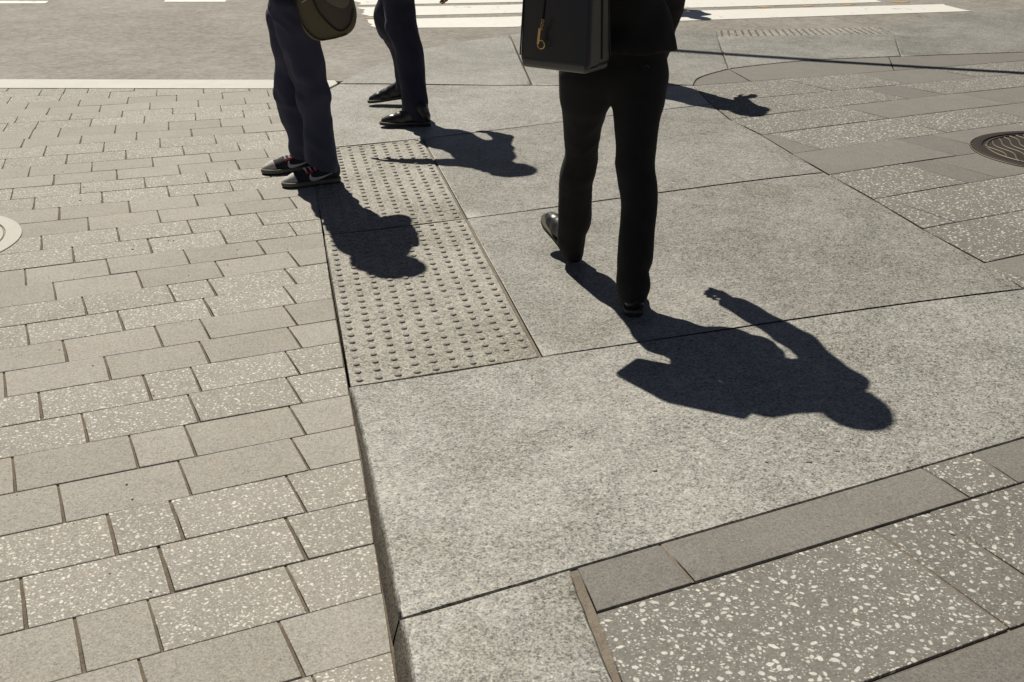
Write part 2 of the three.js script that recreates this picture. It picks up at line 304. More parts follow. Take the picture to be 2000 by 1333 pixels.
/* ---------------------------------------------------------------- left paving: 300 x 200 pavers in rows, two terrazzo rows then two plain */
{
  const grp = struct('paving', 'raised crossing of terrazzo and plain grey concrete pavers on the left', 'paving');
  const TH = 20.9118 * Math.PI / 180, eu = [Math.cos(TH), -Math.sin(TH)], ev = [Math.sin(TH), Math.cos(TH)];
  const W2 = (u, v) => [u * eu[0] + v * ev[0], u * eu[1] + v * ev[1]];
  const LN = [[-7.841, .1014], [-7.625, .0993], [-7.45, .1032], [-7.228, .0946], [-6.982, .0807], [-6.776, .0765], [-6.527, .0571], [-6.315, .0519], [-6.101, .0395], [-5.901, .039], [-5.699, .0346], [-5.488, .0244], [-5.268, .0092], [-5.056, 0], [-4.843, -.0091], [-4.616, -.0277], [-4.406, -.04], [-4.193, -.0504], [-3.991, -.0564], [-3.795, -.0555], [-3.605, -.0488], [-3.409, -.0475], [-3.204, -.0525], [-3.007, -.0509], [-2.796, -.0586], [-2.589, -.0645], [-2.39, -.0625], [-2.182, -.0672], [-1.972, -.0769], [-1.775, -.0743], [-1.57, -.075], [-1.365, -.075]];
  const JT = { '-5': [-0.25], '-4': [-0.4], '-3': [-.2, -.05, .1], '-2': [-0.39, -0.079, 0.226, 0.522, 0.821], '-1': [-0.279, 0.03, 0.326, 0.626, 0.917, 1.21], 0: [-0.158, 0.146, 0.443, 0.738, 1.029], 1: [-0.338, -0.031, 0.266, 0.565, 0.852, 1.144], 2: [-0.395, -0.228, 0.076, 0.379, 0.675, 0.959], 3: [-0.255, -0.105, 0.2, 0.498, 0.793, 1.084], 4: [-0.297, 0.008, 0.304, 0.605, 0.897], 5: [-0.183, 0.117, 0.414, 0.71, 1.001], 6: [-0.382, -0.077, 0.222, 0.517, 0.81], 7: [-0.258, 0.042, 0.341, 0.635, 0.926], 8: [-0.144, 0.154, 0.455, 0.746, 1.02], 9: [-0.332, -0.026, 0.271, 0.569, 0.87], 10: [-0.235, 0.064, 0.364, 0.659, 0.95], 11: [-0.128, 0.174, 0.47, 0.767], 12: [-0.011, 0.288, 0.588, 0.886], 13: [-0.202, 0.102, 0.4, 0.701], 14: [-0.083, 0.216, 0.517, 0.81], 15: [-0.26, 0.043, 0.343, 0.643], 16: [-0.157, 0.147, 0.448, 0.742], 17: [-0.057, 0.246, 0.395, 0.692], 18: [-0.248, 0.055, 0.356, 0.653], 19: [-0.133, 0.167, 0.319, 0.616], 20: [-0.313, -0.01, 0.292, 0.592], 21: [-0.211, 0.095, 0.242, 0.544], 22: [-0.093, 0.211, 0.511], 23: [-0.277, 0.026, 0.178, 0.482], 24: [-0.164, 0.142, 0.449], 25: [-0.052, 0.101, 0.4], 26: [-0.25, 0.054, 0.359], 27: [-0.139, 0.013, 0.32], 28: [-0.02, 0.27], 29: [-.22, .08, 0.3], 30: [-.1, .2] };
  const line = n => n < 0 ? [-7.841 + 0.212 * n, 0.102] : LN[n];
  const vAt = (n, u) => { const [c, k] = line(n); return c + k * (u + 1); };
  const KU = [[-9.2, 1.62], [-7.6, 1.50], [-6.2, 1.18], [-5.345, 1.037], [-4.513, 0.896], [-3.758, 0.765], [-3.28, 0.69], [-3.144, 0.666], [-2.705, 0.598], [-2.286, 0.525], [-1.883, 0.458], [-1.787, 0.441], [-1.2, 0.33]];
  const kerbU = v => { let i = 0; while (i < KU.length - 2 && KU[i + 1][0] < v) i++; const [a, b] = [KU[i], KU[i + 1]]; return a[1] + (b[1] - a[1]) * (v - a[0]) / (b[0] - a[0]); };
  for (let n = -5; n <= 30; n++) {
    const js = JT[n].slice(); while (js[0] > -1.1) js.unshift(js[0] - 0.302);
    while (js[js.length - 1] < 1.75) js.push(js[js.length - 1] + 0.297);
    const terr = ((n % 4) + 4) % 4 === 1 || ((n % 4) + 4) % 4 === 2;
    for (let i = 0; i + 1 < js.length; i++) {
      const gx = 0.0029 + rr(-0.0011, 0.0015), gv = 0.0017 + rr(-0.0006, 0.0009), k = line(n)[1], pt = vAt(n + 1, js[i]) - vAt(n, js[i]);
      const a = js[i] + gx, b = js[i + 1] - gx;
      let q = [W2(a + k * pt, vAt(n, a) + gv), W2(b + k * pt, vAt(n, b) + gv), W2(b, vAt(n + 1, b) - gv), W2(a, vAt(n + 1, a) - gv)];
      const v0 = vAt(n, 0.7), v1 = vAt(n + 1, 0.7);
      const e0 = W2(kerbU(v0 - 0.1) - 0.004, v0 - 0.1), e1 = W2(kerbU(v1 + 0.1) - 0.004, v1 + 0.1);
      q = clip(q, e0, e1);                                // stays left of the kerb
      if (q.length > 2) q = clip(q, [-8, -7.855], [-1.62, -7.795]);
      if (q.length > 2) q = clip(q, [-1.62, -7.795], [-1.2, -7.74]);
      if (q.length < 3 || Math.abs(area(q)) < 0.0006) continue;
      // drop nearly coincident corners
      q = q.filter((c, j) => { const d = q[(j + 1) % q.length]; return Math.hypot(c[0] - d[0], c[1] - d[1]) > 0.006; });
      if (q.length < 3) continue;
      let kind = terr ? 'fine' : 'plain';
      if (n === 27 && i + 2 === js.findIndex(u => u > 0.5)) kind = 'fine';
      if (n === 27 && js[i] > 0.3 && js[i] < 0.4) kind = 'fine';
      part(slabGeo(q, { flat: true, dy: rr(-0.0012, 0.0012), tilt: [rr(-0.003, 0.003), rr(-0.004, 0.004)], bev: 0.0018 + rr(0, 0.0012), depth: 0.03, uv: rndUv(TH) }), pick(M[kind]), 'paver', grp);
    }
  }
}

/* ---------------------------------------------------------------- granite footway slabs and upstand kerb */
{
  const grp = struct('granite_footway', 'speckled pale granite slabs with a low rounded kerb edge', 'footway');
  const slab = (poly, o = {}, m = 0) => part(slabGeo(poly, { bev: 0.004, depth: 0.05, sub: 3, uv: rndUv(0.4), ...o }), M.granite[m], 'granite_slab', grp);
  const kb = 0.009, ki = 0.015;   // upstand with a slight batter
  slab([[-0.497, -3.172], [0.09, -3.365], [1.80, -3.784], [1.95, -2.980], [0.129, -2.1175], [-0.246 + ki, -1.9405], [-0.326 + ki, -2.323], [-0.407 + ki * 0.6, -2.74]], { bev: [0.002, 0.002, 0.003, 0.002, 0.002, kb, kb, kb], depth: 0.12, step: 0.05, rough: 0.002, sub: 2 }, 2);
  slab([[-0.245 + ki, -1.937], [0.127, -2.113], [0.193, -1.739], [0.27, -1.30], [-0.12 + ki, -1.30]], { bev: [0.002, 0.006, 0.006, 0.003, kb], depth: 0.14, step: 0.05, rough: 0.003, sub: 2 }, 1);
  // vertical kerb faces, dirt and shade painted into the tint, one per block
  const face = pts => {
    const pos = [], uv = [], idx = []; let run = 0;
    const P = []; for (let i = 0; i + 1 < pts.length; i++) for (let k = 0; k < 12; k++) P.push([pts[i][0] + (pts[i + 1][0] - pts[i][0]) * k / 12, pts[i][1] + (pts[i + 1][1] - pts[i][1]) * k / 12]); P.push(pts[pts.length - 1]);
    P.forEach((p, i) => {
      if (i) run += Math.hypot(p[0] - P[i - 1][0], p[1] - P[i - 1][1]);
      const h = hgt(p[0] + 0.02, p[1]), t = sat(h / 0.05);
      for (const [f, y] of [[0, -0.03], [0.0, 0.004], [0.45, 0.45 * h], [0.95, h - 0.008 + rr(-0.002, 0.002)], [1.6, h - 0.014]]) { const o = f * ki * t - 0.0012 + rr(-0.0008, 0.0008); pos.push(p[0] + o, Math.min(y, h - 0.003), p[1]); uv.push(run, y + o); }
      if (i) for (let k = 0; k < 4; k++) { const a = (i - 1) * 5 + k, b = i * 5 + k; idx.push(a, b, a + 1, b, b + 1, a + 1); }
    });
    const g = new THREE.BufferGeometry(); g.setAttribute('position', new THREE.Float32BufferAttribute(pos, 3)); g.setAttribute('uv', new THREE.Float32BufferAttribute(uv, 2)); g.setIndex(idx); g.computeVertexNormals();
    part(g, M.dirtShade, 'kerb_face', grp, 'upright face of the granite kerb, dirt and shade painted dark');
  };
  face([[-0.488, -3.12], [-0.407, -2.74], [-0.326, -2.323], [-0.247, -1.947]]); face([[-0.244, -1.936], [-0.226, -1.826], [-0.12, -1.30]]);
  slab([[0.097, -3.371], [1.80, -3.791], [1.765, -4.06], [1.665, -4.47], [1.585, -4.9], [1.485, -5.338], [-0.196, -4.846]], {}, 0);
  slab([[-0.198, -4.853], [1.482, -5.346], [1.408, -5.711], [1.333, -6.114], [1.228, -6.503], [1.197, -6.912], [0.882, -6.786], [0.279, -6.573], [-0.494, -6.332]], {}, 0);
  slab([[-1.115, -6.142], [-0.5, -6.338], [0.279, -6.579], [0.882, -6.792], [1.196, -6.919], [1.188, -7.604], [0.307, -7.708], [-0.069, -7.772], [-0.805, -7.922], [-1.188, -7.957], [-1.245, -7.70]], {}, 2);
  slab([[-1.188, -7.966], [-0.805, -7.931], [-0.069, -7.781], [0.13, -7.745], [-0.02, -10.13], [-0.088, -10.081], ...smooth([[-0.088, -10.081], [-0.558, -9.635], [-0.76, -9.30], [-0.925, -8.90], [-1.04, -8.55], [-1.168, -8.083]]).slice(1)], { dy: 0.004 }, 1);
  slab([[0.136, -7.744], [0.307, -7.716], ...smooth([[1.19, -7.612], [1.26, -7.90], [1.376, -8.12], [1.553, -8.374]]), [1.75, -10.04], [1.80, -10.40], [1.457, -10.431], [0.098, -10.224], [-0.014, -10.135]], { dy: 0.004 }, 0);
  slab([...smooth([[1.559, -8.377], [1.713, -8.50], [2.03, -8.71], [2.376, -8.87], [2.998, -9.03]]), [3.307, -10.218], [1.756, -10.046]], { dy: 0.004 }, 1);
  slab([[3.004, -9.031], [3.335, -9.11], [4.044, -9.255], [6.5, -9.6], [7.5, -12.1], ...smooth([[5.09, -11.84], [4.59, -11.65], [4.1, -11.30], [3.746, -10.95], [3.29, -10.60]]), [3.313, -10.22]], { dy: 0.004 }, 0);
}

/* ---------------------------------------------------------------- tactile slabs */
{
  const grp = struct('tactile_paving', 'warm grey tactile warning slabs with rows of raised domes', 'tactile paving');
  const pr = (r0, r1, h) => { const g = new THREE.LatheGeometry([[r0, -0.001], [r0, 0.0004], [r1 + 0.001, h - 0.0008], [r1 - 0.0012, h], [0, h + 0.0003]].map(q => new THREE.Vector2(...q)), 14); return g; };
  const dome = pr(0.0128, 0.0092, 0.0052);
  const quad = (NL, NR, FR, FL, single, cols, rows) => {
    const s = part(slabGeo([NL, NR, FR, FL], { bev: 0.003, depth: 0.05, sub: 3, uv: rndUv(0.1) }), M.tactile, 'tactile_slab', grp), all = [];
    for (let r = 0; r < rows; r++) for (let c = 0; c < cols; c++) {
      const a = (c + 0.5) / cols, b = (r + 0.5) / rows;
      const x = (NL[0] * (1 - a) + NR[0] * a) * (1 - b) + (FL[0] * (1 - a) + FR[0] * a) * b, z = (NL[1] * (1 - a) + NR[1] * a) * (1 - b) + (FL[1] * (1 - a) + FR[1] * a) * b;
      const k = rr(0.9, 1.06), worn = rnd() < 0.06 ? 0.55 : 1;
      if (single) { const d = part(dome, M.tactile, 'dome', s); d.position.set(x, hgt(x, z), z); d.scale.set(k, worn, k); d.rotation.y = rr(0, 6); }
      else { const g = dome.clone(); g.scale(k, worn, k); g.translate(x, hgt(x, z), z); all.push(g); }
    }
    if (!single) { const d = part(mergeGeometries(all), M.tactile, 'domes', s); d.userData.kind = 'stuff'; }
  };
  quad([-0.495, -3.179], [0.086, -3.371], [-0.207, -4.843], [-0.795, -4.655], true, 10, 25);
  quad([-0.796, -4.661], [-0.208, -4.850], [-0.503, -6.325], [-1.106, -6.135], true, 10, 25);
  quad([1.762, -10.058], [3.295, -10.226], [3.278, -10.596], [1.812, -10.402], false, 24, 6);
}

/* ---------------------------------------------------------------- right paving: 400 mm rows */
{
  const grp = struct('terrace_paving', 'grey terrazzo and plain paving slabs on the right footway', 'paving');
  const A = 26 * Math.PI / 180, eu = [Math.cos(A), -Math.sin(A)], ev = [Math.sin(A), Math.cos(A)], sl = -Math.tan(A);
  const B = [[1.19, -7.61], [1.20, -6.91], [1.236, -6.503], [1.341, -6.114], [1.416, -5.711], [1.493, -5.338], [1.593, -4.898], [1.673, -4.471], [1.772, -4.062], [1.807, -3.786], [1.96, -2.98]];
  const zr = [-8.059, -7.47, -6.979, -6.532, -6.084, -5.643, -5.205, -4.740, -4.280, -3.825, -3.37];
  const slp = [-0.455, -0.50, -0.515, -0.49, -0.485, -0.485, -0.505, -0.497, -0.495, -0.495, -0.495];
  // joints: x where the slab joint meets the lower line of its row; kind of each piece between them
  const rows = [
    [[2.05, 'coarse'], [2.62, 'coarse'], [3.2, 'dull'], [3.9, 'coarse'], [4.6, 'dull'], [9, 'coarse']],
    [[1.72, 'coarse'], [2.45, 'coarse'], [2.72, 'dull'], [3.5, 'coarse'], [4.3, 'coarse'], [9, 'dull']],
    [[2.144, 'coarse'], [3.01, 'dull'], [3.6, 'dull'], [4.4, 'coarse'], [9, 'coarse']],
    [[1.577, 'dull'], [2.35, 'coarse'], [2.96, 'coarse'], [3.6, 'dull'], [9, 'coarse']],
    [[2.225, 'dull'], [2.45, 'dull'], [3.0, 'dull'], [3.7, 'coarse'], [9, 'coarse']],
    [[2.103, 'coarse'], [2.271, 'dull'], [2.62, 'dull'], [3.3, 'coarse'], [9, 'dull']],
    [[1.833, 'coarse'], [2.5, 'coarse'], [3.1, 'coarse'], [9, 'dull']],
    [[2.16, 'coarse'], [2.75, 'coarse'], [9, 'dull']],
    [[1.95, 'coarse'], [2.5, 'dull'], [9, 'coarse']],
    [[2.3, 'coarse'], [9, 'dull']],
  ];
  const put = (q, kind, o = {}) => { if (q.length > 2 && Math.abs(area(q)) > 0.001) part(slabGeo(q, { bev: 0.0025, depth: 0.035, sub: 1, dy: rr(-0.001, 0.001), uv: rndUv(A), ...o }), pick(M[kind]), 'paving_slab', grp); };
  for (let r = 0; r < rows.length; r++) {
    const z0 = x => zr[r] + slp[r] * (x - 2.2), z1 = x => zr[r + 1] + slp[r + 1] * (x - 2.2);
    let px = 0.6;
    for (const [jx, kind] of rows[r]) {
      const e = Math.min(jx, 5.2); if (e <= px + 0.02) continue;
      const up = x => [x - 0.195, z0(x - 0.195) + 0.003], lo = x => [x, z1(x) - 0.003];
      let q = [up(px + 0.003), up(e - 0.003), lo(e - 0.003), lo(px + 0.003)];
      // stay right of the granite edge, row by row
      const zm = (z0(1.4) + z1(1.4)) / 2; let i = 0; while (i < B.length - 2 && B[i + 1][1] < zm - 0.05) i++;
      const b0 = B[Math.max(0, i)], b1 = B[Math.min(B.length - 1, i + 1)];
      const dx = b1[0] - b0[0], dz = b1[1] - b0[1];
      q = clip(q, [b1[0] + dx * 3, b1[1] + dz * 3], [b0[0] - dx * 3, b0[1] - dz * 3]);
      put(q, kind); px = e;
    }
  }
  const fillet = (a, b) => { const d = [b[0] - a[0], b[1] - a[1]], L = Math.hypot(...d), n = [-d[1] / L * 0.0042, d[0] / L * 0.0042]; part(slabGeo([[a[0] + n[0], a[1] + n[1]], [b[0] + n[0], b[1] + n[1]], [b[0] - n[0], b[1] - n[1]], [a[0] - n[0], a[1] - n[1]]], { bev: 0.0005, depth: 0.012, dy: -0.0022, uv: rndUv(0) }), M.grout, 'mortar_joint', grp); };
  for (let r = 0; r < rows.length; r++) for (const [jx] of rows[r]) if (jx < 5) fillet([jx - 0.192, zr[r] + slp[r] * (jx - 0.192 - 2.2) + 0.006], [jx - 0.003, zr[r + 1] + slp[r + 1] * (jx - 2.2) - 0.006]);
  // the plain band under the curved granite edge
  const top = [[1.20, -7.62], [1.383, -8.115], [1.558, -8.366], [1.716, -8.47], [2.378, -8.884], [2.999, -9.006]], z1 = x => -8.059 - 0.455 * (x - 2.2) - 0.006;
  put([...smooth([[1.20, -7.62], [1.267, -7.895], [1.383, -8.115], [1.558, -8.366]]), [1.60, z1(1.60)], [1.24, z1(1.24)]], 'dull', { sub: 2 });
  put([...smooth([[1.564, -8.37], [1.716, -8.493], [2.032, -8.703], [2.378, -8.863], [2.9, -9.0]]), [2.72, z1(2.72)], [1.606, z1(1.606)]], 'dull', { sub: 2 });
  put([[2.906, -9.002], [2.999, -9.022], [3.335, -9.103], [4.044, -9.247], [4.3, -9.28], [4.0, z1(4.0)], [2.726, z1(2.726)]], 'dull', { sub: 2 });
  // strips along the near edge of the granite
  const L4 = x => -2.116 - 0.475 * (x - 0.129) + 0.004, m1 = x => -1.953 - 0.469 * (x - 0.169), m2 = x => -1.731 - 0.471 * (x - 0.668);
  const s1 = [[0.141, 0.171], [0.335, 0.390], [1.038, 1.101], [1.19, 1.246], [1.72, 1.78], [2.3, 2.36]], k1 = ['dull', 'dull', 'coarse', 'dull', 'coarse'];
  for (let i = 0; i + 1 < s1.length; i++) { const a = s1[i], b = s1[i + 1], g = 0.0035; put([[a[0] + g, L4(a[0] + g)], [b[0] - g, L4(b[0] - g)], [b[1] - g, m1(b[1] - g) - 0.004], [a[1] + g, m1(a[1] + g) - 0.004]], k1[i]); }
  const s2 = [[0.173, 0.235], [0.831, 0.997], [0.985, 1.15], [1.62, 1.79], [2.3, 2.47]], k2 = ['coarse', 'coarse', 'coarse', 'dull'];
  for (let i = 0; i + 1 < s2.length; i++) { const a = s2[i], b = s2[i + 1], g = 0.003; put([[a[0] + g, m1(a[0] + g) + 0.003], [b[0] - g, m1(b[0] - g) + 0.003], [b[1] - g, m2(b[1] - g) - 0.004], [a[1] + g, m2(a[1] + g) - 0.004]], k2[i], { sub: 2 }); }
  for (let i = 1; i < s1.length; i++) fillet([s1[i][0] + 0.001, L4(s1[i][0]) + 0.003], [s1[i][1] - 0.001, m1(s1[i][1]) - 0.006]);
  for (let i = 1; i < s2.length; i++) fillet([s2[i][0] + 0.002, m1(s2[i][0]) + 0.006], [s2[i][1] - 0.002, m2(s2[i][1]) - 0.007]);
  const s3 = [[0.24, 0.32], [1.06, 1.24], [1.9, 2.08]];
  for (let i = 0; i + 1 < s3.length; i++) { const a = s3[i], b = s3[i + 1], g = 0.003; put([[a[0] + g, m2(a[0] + g) + 0.005], [b[0] - g, m2(b[0] - g) + 0.005], [b[1] - g, m2(b[1]) + 0.44], [a[1] + g, m2(a[1]) + 0.44]], 'dull', { sub: 2 }); }
}

/* ---------------------------------------------------------------- road markings */
{
  const cw = struct('crosswalk', 'white painted crosswalk bars on the asphalt with worn ends', 'crosswalk');
  const bar = (lo, hi) => {
    const q = []; const rag = (a, b, n, s) => { for (let i = 0; i < n; i++) { const t = (i + 0.5) / n; q.push([a[0] + (b[0] - a[0]) * t + rr(-s, s), a[1] + (b[1] - a[1]) * t]); } };
    for (const p of lo) q.push(p); const a = lo[lo.length - 1], b = hi[hi.length - 1]; rag(a, b, 3, 0.03);
    for (const p of hi.slice().reverse()) q.push(p); rag(hi[0], lo[0], 6, 0.07);
    part(slabGeo(q, { flat: true, dy: -0.002, depth: 0.003, bev: 0.0008, uv: rndUv(0) }), M.paint, 'bar', cw);
  };
  const lo = [[-1.229, -10.584], [-0.092, -10.63], [1.922, -11.118], [4.529, -11.706]], hi = [[-1.364, -11.118], [-0.097, -11.29], [2.03, -11.781], [4.438, -12.233]];
  bar(lo, hi);
  bar([[-1.415, -11.32], [-0.1, -11.545], [2.067, -12.013], [3.85, -12.40]], [[-1.537, -11.985], [-0.105, -12.172], [2.154, -12.66], [3.80, -13.05]]);
  bar([[-1.58, -12.17], [-0.106, -12.377], [2.2, -12.86], [3.9, -13.22]], [[-1.7, -12.85], [-0.11, -13.05], [2.25, -13.5], [3.85, -13.9]]);
  const ln = struct('lane_marking', 'short white lane dashes near the far edge of the road', 'road marking');
  const dash = (q, m = M.paint) => part(slabGeo(q, { flat: true, dy: -0.002, depth: 0.003, bev: 0.0008, uv: rndUv(0) }), m, 'dash', ln);
  dash([[-6.6, -12.52], [-4.86, -12.49], [-4.82, -12.30], [-6.5, -12.28]]);
  dash([[-3.66, -12.60], [-3.02, -12.60], [-2.99, -12.42], [-3.63, -12.42]]);
  const oc = struct('worn_marking', 'worn ochre paint flecks between the crosswalk bars', 'road marking');
  for (const [x, z] of [[2.55, -12.03], [3.0, -12.12], [3.45, -12.22], [-1.30, -11.22], [4.05, -12.42]]) { const w = rr(0.08, 0.16), q = []; for (let i = 0; i < 7; i++) { const a = i / 7 * 6.2832; q.push([x + Math.cos(a) * w * rr(0.6, 1.1), z + Math.sin(a) * 0.06 * rr(0.5, 1.1)]); } part(slabGeo(q, { flat: true, dy: -0.0025, depth: 0.002, bev: 0.0006 }), M.ochre, 'fleck', oc); }
}

/* ---------------------------------------------------------------- manhole covers */
function ringGeo(r0, r1, y0, y1, seg = 72) { return new THREE.LatheGeometry([[r0, y0], [r0, y1 - 0.002], [r0 + 0.002, y1], [r1 - 0.003, y1], [r1, y1 - 0.003], [r1, y0]].map(q => new THREE.Vector2(...q)), seg); }
function planUv(g) { const P = g.attributes.position, u = new Float32Array(P.count * 2); for (let i = 0; i < P.count; i++) { u[2 * i] = P.getX(i); u[2 * i + 1] = P.getZ(i) + P.getY(i); } g.setAttribute('uv', new THREE.BufferAttribute(u, 2)); return g; }
{
  const g = add(new THREE.Group(), 'manhole_cover', 'round pale concrete manhole cover cut off by the left edge', 'manhole cover'); g.position.set(-2.514, 0.001, -4.537);
  part(planUv(ringGeo(0.385, 0.452, -0.02, 0.004)), M.cover, 'frame', g);
  const lid = part(planUv(new THREE.LatheGeometry([[0, 0.003], [0.374, 0.003], [0.380, 0.001], [0.381, -0.02]].map(q => new THREE.Vector2(...q)), 72)), M.cover, 'lid', g);
  const seam = part(ringGeo(0.380, 0.386, -0.02, -0.004), M.iron, 'seam', g);
  for (let i = 0; i < 11; i++) { const s = part(new THREE.BoxGeometry(0.13, 0.004, 0.009), M.steel, 'slot', lid); s.position.set(0.10, 0.0028, -0.14 + i * 0.028); s.rotation.y = -0.15; }
}
{
  const g = add(new THREE.Group(), 'manhole_cover', 'round dark cast iron manhole cover with wavy ribs at the right edge', 'manhole cover'); g.position.set(2.783, hgt(2.783, -5.736) + 0.002, -5.736);
  part(ringGeo(0.375, 0.425, -0.02, 0.006), M.iron, 'frame', g);
  part(ringGeo(0.428, 0.437, -0.02, 0.003), M.rib, 'rim', g);
  const lid = part(new THREE.LatheGeometry([[0, 0.000], [0.372, 0.000], [0.374, -0.02]].map(q => new THREE.Vector2(...q)), 72), M.iron, 'lid', g);
  part(new THREE.TorusGeometry(0.352, 0.006, 6, 80).rotateX(Math.PI / 2), M.rib, 'rib', lid);
  for (let i = -7; i <= 7; i++) {
    const x0 = i * 0.046, R = 0.345, pts = [];
    const L = Math.sqrt(Math.max(0, R * R - x0 * x0)); if (L < 0.06) continue;
    for (let k = 0; k <= 24; k++) { const z = -L + 2 * L * k / 24; pts.push(V(x0 + 0.016 * Math.sin(z * 21 + 0.6), 0.001, z)); }
    const t = new THREE.TubeGeometry(new THREE.CatmullRomCurve3(pts), 48, 0.0058, 6, false); t.scale(1, 0.8, 1);
    part(t, M.rib, 'rib', lid);
  }
}

/* ---------------------------------------------------------------- loose grit along the joints */
{
  const gs = [];
  for (let i = 0; i < 260; i++) {
    const left = rnd() < 0.5, x = left ? rr(-2.4, -0.6) : rr(-0.2, 2.2), z = left ? rr(-6, -2) : rr(-6.5, -2); if (!left && x < -0.25 - (z + 3.175) * -0.2) continue;
    if (left && x > -0.62 + (z + 3.175) * 0.2) continue;
    const r = rr(0.0012, 0.0036) * (rnd() < 0.06 ? 2 : 1), g = new THREE.IcosahedronGeometry(r, 0); g.scale(rr(0.8, 1.6), rr(0.4, 0.8), rr(0.8, 1.4)); g.rotateY(rr(0, 6)); g.translate(x, (left ? 0.001 : hgt(x, z)) + r * 0.3, z); gs.push(g);
  }
  const m = new THREE.Mesh(mergeGeometries(gs), M.grit); add(m, 'grit', 'pale crumbs of loose grit scattered over the paving', 'grit', { kind: 'stuff' });
}

/* ---------------------------------------------------------------- trodden chewing gum on the slabs */
{
  const gs = [];
  for (let i = 0; i < 34; i++) {
    const x = rr(-0.1, 1.5), z = rr(-6.2, -2.3), r = rr(0.004, 0.009); if (x < 0.12 && z > -6.3) continue; if (z > -2.75 - 0.475 * (x - 1.4)) continue;
    const q = []; for (let k = 0; k < 9; k++) { const a = k / 9 * 6.2832, w = r * rr(0.7, 1.15); q.push([x + Math.cos(a) * w, z + Math.sin(a) * w * 0.9]); }
    gs.push(slabGeo(q, { bev: 0.0006, depth: 0.002, dy: 0.0012 }));
  }
  const m = new THREE.Mesh(mergeGeometries(gs), M.gum); add(m, 'chewing_gum', 'small flat grey gum spots trodden into the granite slabs', 'gum', { kind: 'stuff' });
}

/* ---------------------------------------------------------------- figures: signed-distance bodies and clothes, meshed by surface nets */
const smin = (a, b, k) => { const h = Math.max(k - Math.abs(a - b), 0) / k; return Math.min(a, b) - h * h * k * 0.25; };
function coneSdf(x, y, z, p) {                            // tapered capsule
  const { a, d, r1, r2, l2, rr_, a2, il2 } = p;
  const px = x - a[0], py = y - a[1], pz = z - a[2], yv = px * d[0] + py * d[1] + pz * d[2], zv = yv - l2;
  const cx = px * l2 - d[0] * yv, cy = py * l2 - d[1] * yv, cz = pz * l2 - d[2] * yv, x2 = cx * cx + cy * cy + cz * cz, y2 = yv * yv * l2, z2 = zv * zv * l2;
  const k = Math.sign(rr_) * rr_ * rr_ * x2;
  if (Math.sign(zv) * a2 * z2 > k) return Math.sqrt(x2 + z2) * il2 - r2;
  if (Math.sign(yv) * a2 * y2 < k) return Math.sqrt(x2 + y2) * il2 - r1;
  return (Math.sqrt(x2 * a2 * il2) + yv * rr_) * il2 - r1;
}
function cone(a, b, r1, r2) {
  const d = [b[0] - a[0], b[1] - a[1], b[2] - a[2]]; let l2 = d[0] * d[0] + d[1] * d[1] + d[2] * d[2];
  if (l2 < Math.max(1e-8, (r1 - r2) * (r1 - r2) * 1.02)) { const k = r1 > r2 ? [a, r1] : [b, r2]; a = k[0]; r1 = r2 = k[1]; d[0] = 0; d[1] = 1e-4; d[2] = 0; l2 = 1e-8; b = [a[0], a[1] + 1e-4, a[2]]; }
  const q = r1 - r2; return { a, b, d, r1, r2, l2, rr_: q, a2: l2 - q * q, il2: 1 / l2 };
}
function fine(pts, n = 3) { const c = new THREE.CatmullRomCurve3(pts.map(q => V(q[0], q[1], q[2]))), r = new THREE.SplineCurve(pts.map((q, i) => new THREE.Vector2(i, q[3]))), o = [], m = (pts.length - 1) * n; for (let i = 0; i <= m; i++) { const p = c.getPoint(i / m); o.push([p.x, p.y, p.z, r.getPoint(i / m).y]); } return o; }
function chain(pts, grow = 0) { const o = []; for (let i = 0; i + 1 < pts.length; i++) o.push(cone(pts[i].slice(0, 3), pts[i + 1].slice(0, 3), pts[i][3] + grow, pts[i + 1][3] + grow)); return o; }
